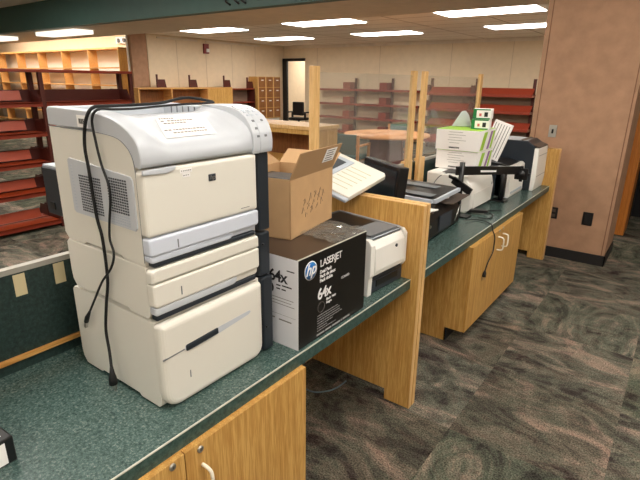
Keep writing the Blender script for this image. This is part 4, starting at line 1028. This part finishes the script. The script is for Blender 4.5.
# service desk
sd = thing('service_desk', 'light oak service desk with an open shelf, beyond the cardboard box', 'desk', (-6.3, 5.65, 0))
MB().box((0, 0, 1.0), (2.02, 0.62, 1.05), bev=0.003).build('desk_top', M['oak_light'], sd)
MB().box((1.94, 0.02, 0), (2.0, 0.60, 1.0)).box((0, 0.02, 0), (0.06, 0.60, 1.0)).build('side_panel', M['oak'], sd)
MB().box((0.06, 0.02, 0.93), (1.94, 0.05, 1.0)).build('apron', M['oak'], sd)
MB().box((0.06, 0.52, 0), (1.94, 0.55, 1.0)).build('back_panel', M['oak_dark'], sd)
MB().box((0.06, 0.05, 0.50), (1.94, 0.52, 0.53)).build('shelf', M['oak'], sd)
# office chair in doorway
oc = thing('office_chair', 'black office chair in the bright doorway of the back wall', 'chair', (-10.2, 12.6, 0))
MB().box((-0.24, -0.24, 0.45), (0.24, 0.24, 0.54), bev=0.03).build('seat', M['black'], oc)
MB().box((-0.22, -0.06, 0.60), (0.22, 0.02, 1.02), bev=0.03).build('backrest', M['black'], oc)
MB().cyl((0, 0, 0.08), (0, 0, 0.45), 0.03).build('post', M['black'], oc)
for k in range(5):
    a = k * 2 * PI / 5; MB().tube([(0, 0, 0.1), (0.3 * math.cos(a), 0.3 * math.sin(a), 0.04)], 0.025).build('leg', M['black'], oc)
for s in (-1, 1): MB().box((s * 0.30 - 0.03, -0.18, 0.68), (s * 0.30 + 0.03, 0.12, 0.72), bev=0.01).box((s * 0.26 - 0.03, -0.02, 0.5), (s * 0.26 + 0.03, 0.02, 0.7)).build('armrest', M['black'], oc)

# round table + chairs
rt = thing('round_table', 'round light wood table with a lilac base in the reading room', 'table', (-4.55, 8.25, 0))
tp = MB().cyl((0, 0, 0.715), (0, 0, 0.75), 0.80, n=48).build('tabletop', M['table_wood'], rt)
MB().box((-0.35, -0.03, 0), (0.35, 0.03, 0.715)).box((-0.03, -0.35, 0), (0.03, 0.35, 0.715)).build('pedestal', M['lilac'], rt)
def wchair(x, y, rz, label):
    t = thing('wooden_chair', label, 'chair', (x, y, 0), rz, 'teal chairs around the round table')
    for sx in (-0.26, 0.26):
        for sy in (-0.24, 0.24):
            h = 0.82 if sy > 0 else 0.62
            MB().box((sx - 0.022, sy - 0.022, 0), (sx + 0.022, sy + 0.022, h), bev=0.004).build('leg', M['table_wood'], t)
        MB().box((sx - 0.03, -0.27, 0.62), (sx + 0.03, 0.27, 0.645), bev=0.004).build('armrest', M['table_wood'], t)
        MB().box((sx - 0.012, -0.22, 0.17), (sx + 0.012, 0.22, 0.21)).build('stretcher', M['table_wood'], t)
    MB().box((-0.24, -0.25, 0.38), (0.24, 0.22, 0.45), bev=0.02).build('seat', M['teal'], t)
    MB().box((-0.235, 0.20, 0.48), (0.235, 0.26, 0.82), bev=0.02).build('backrest', M['teal'], t)
    MB().box((-0.24, -0.25, 0.33), (0.24, -0.23, 0.38)).box((-0.24, 0.22, 0.17), (0.24, 0.25, 0.21)).build('rail', M['table_wood'], t)
    return t
wchair(-4.72, 7.25, PI + 0.15, 'teal wooden-armed chair on the near side of the round table')
wchair(-5.75, 7.95, PI / 2 + 0.2, 'teal wooden-armed chair at the left side of the round table')
wchair(-4.9, 9.35, 0.2, 'teal wooden-armed chair on the far side of the round table')
st_ = thing('side_table', 'small orange wood side table left of the near teal chair', 'table', (-5.6, 6.95, 0))
MB().box((-0.42, -0.3, 0.52), (0.42, 0.3, 0.56), bev=0.004).build('tabletop', M['table_wood'], st_)
for sx in (-0.38, 0.38):
    for sy in (-0.26, 0.26): MB().box((sx - 0.025, sy - 0.025, 0), (sx + 0.025, sy + 0.025, 0.52)).build('leg', M['table_wood'], st_)
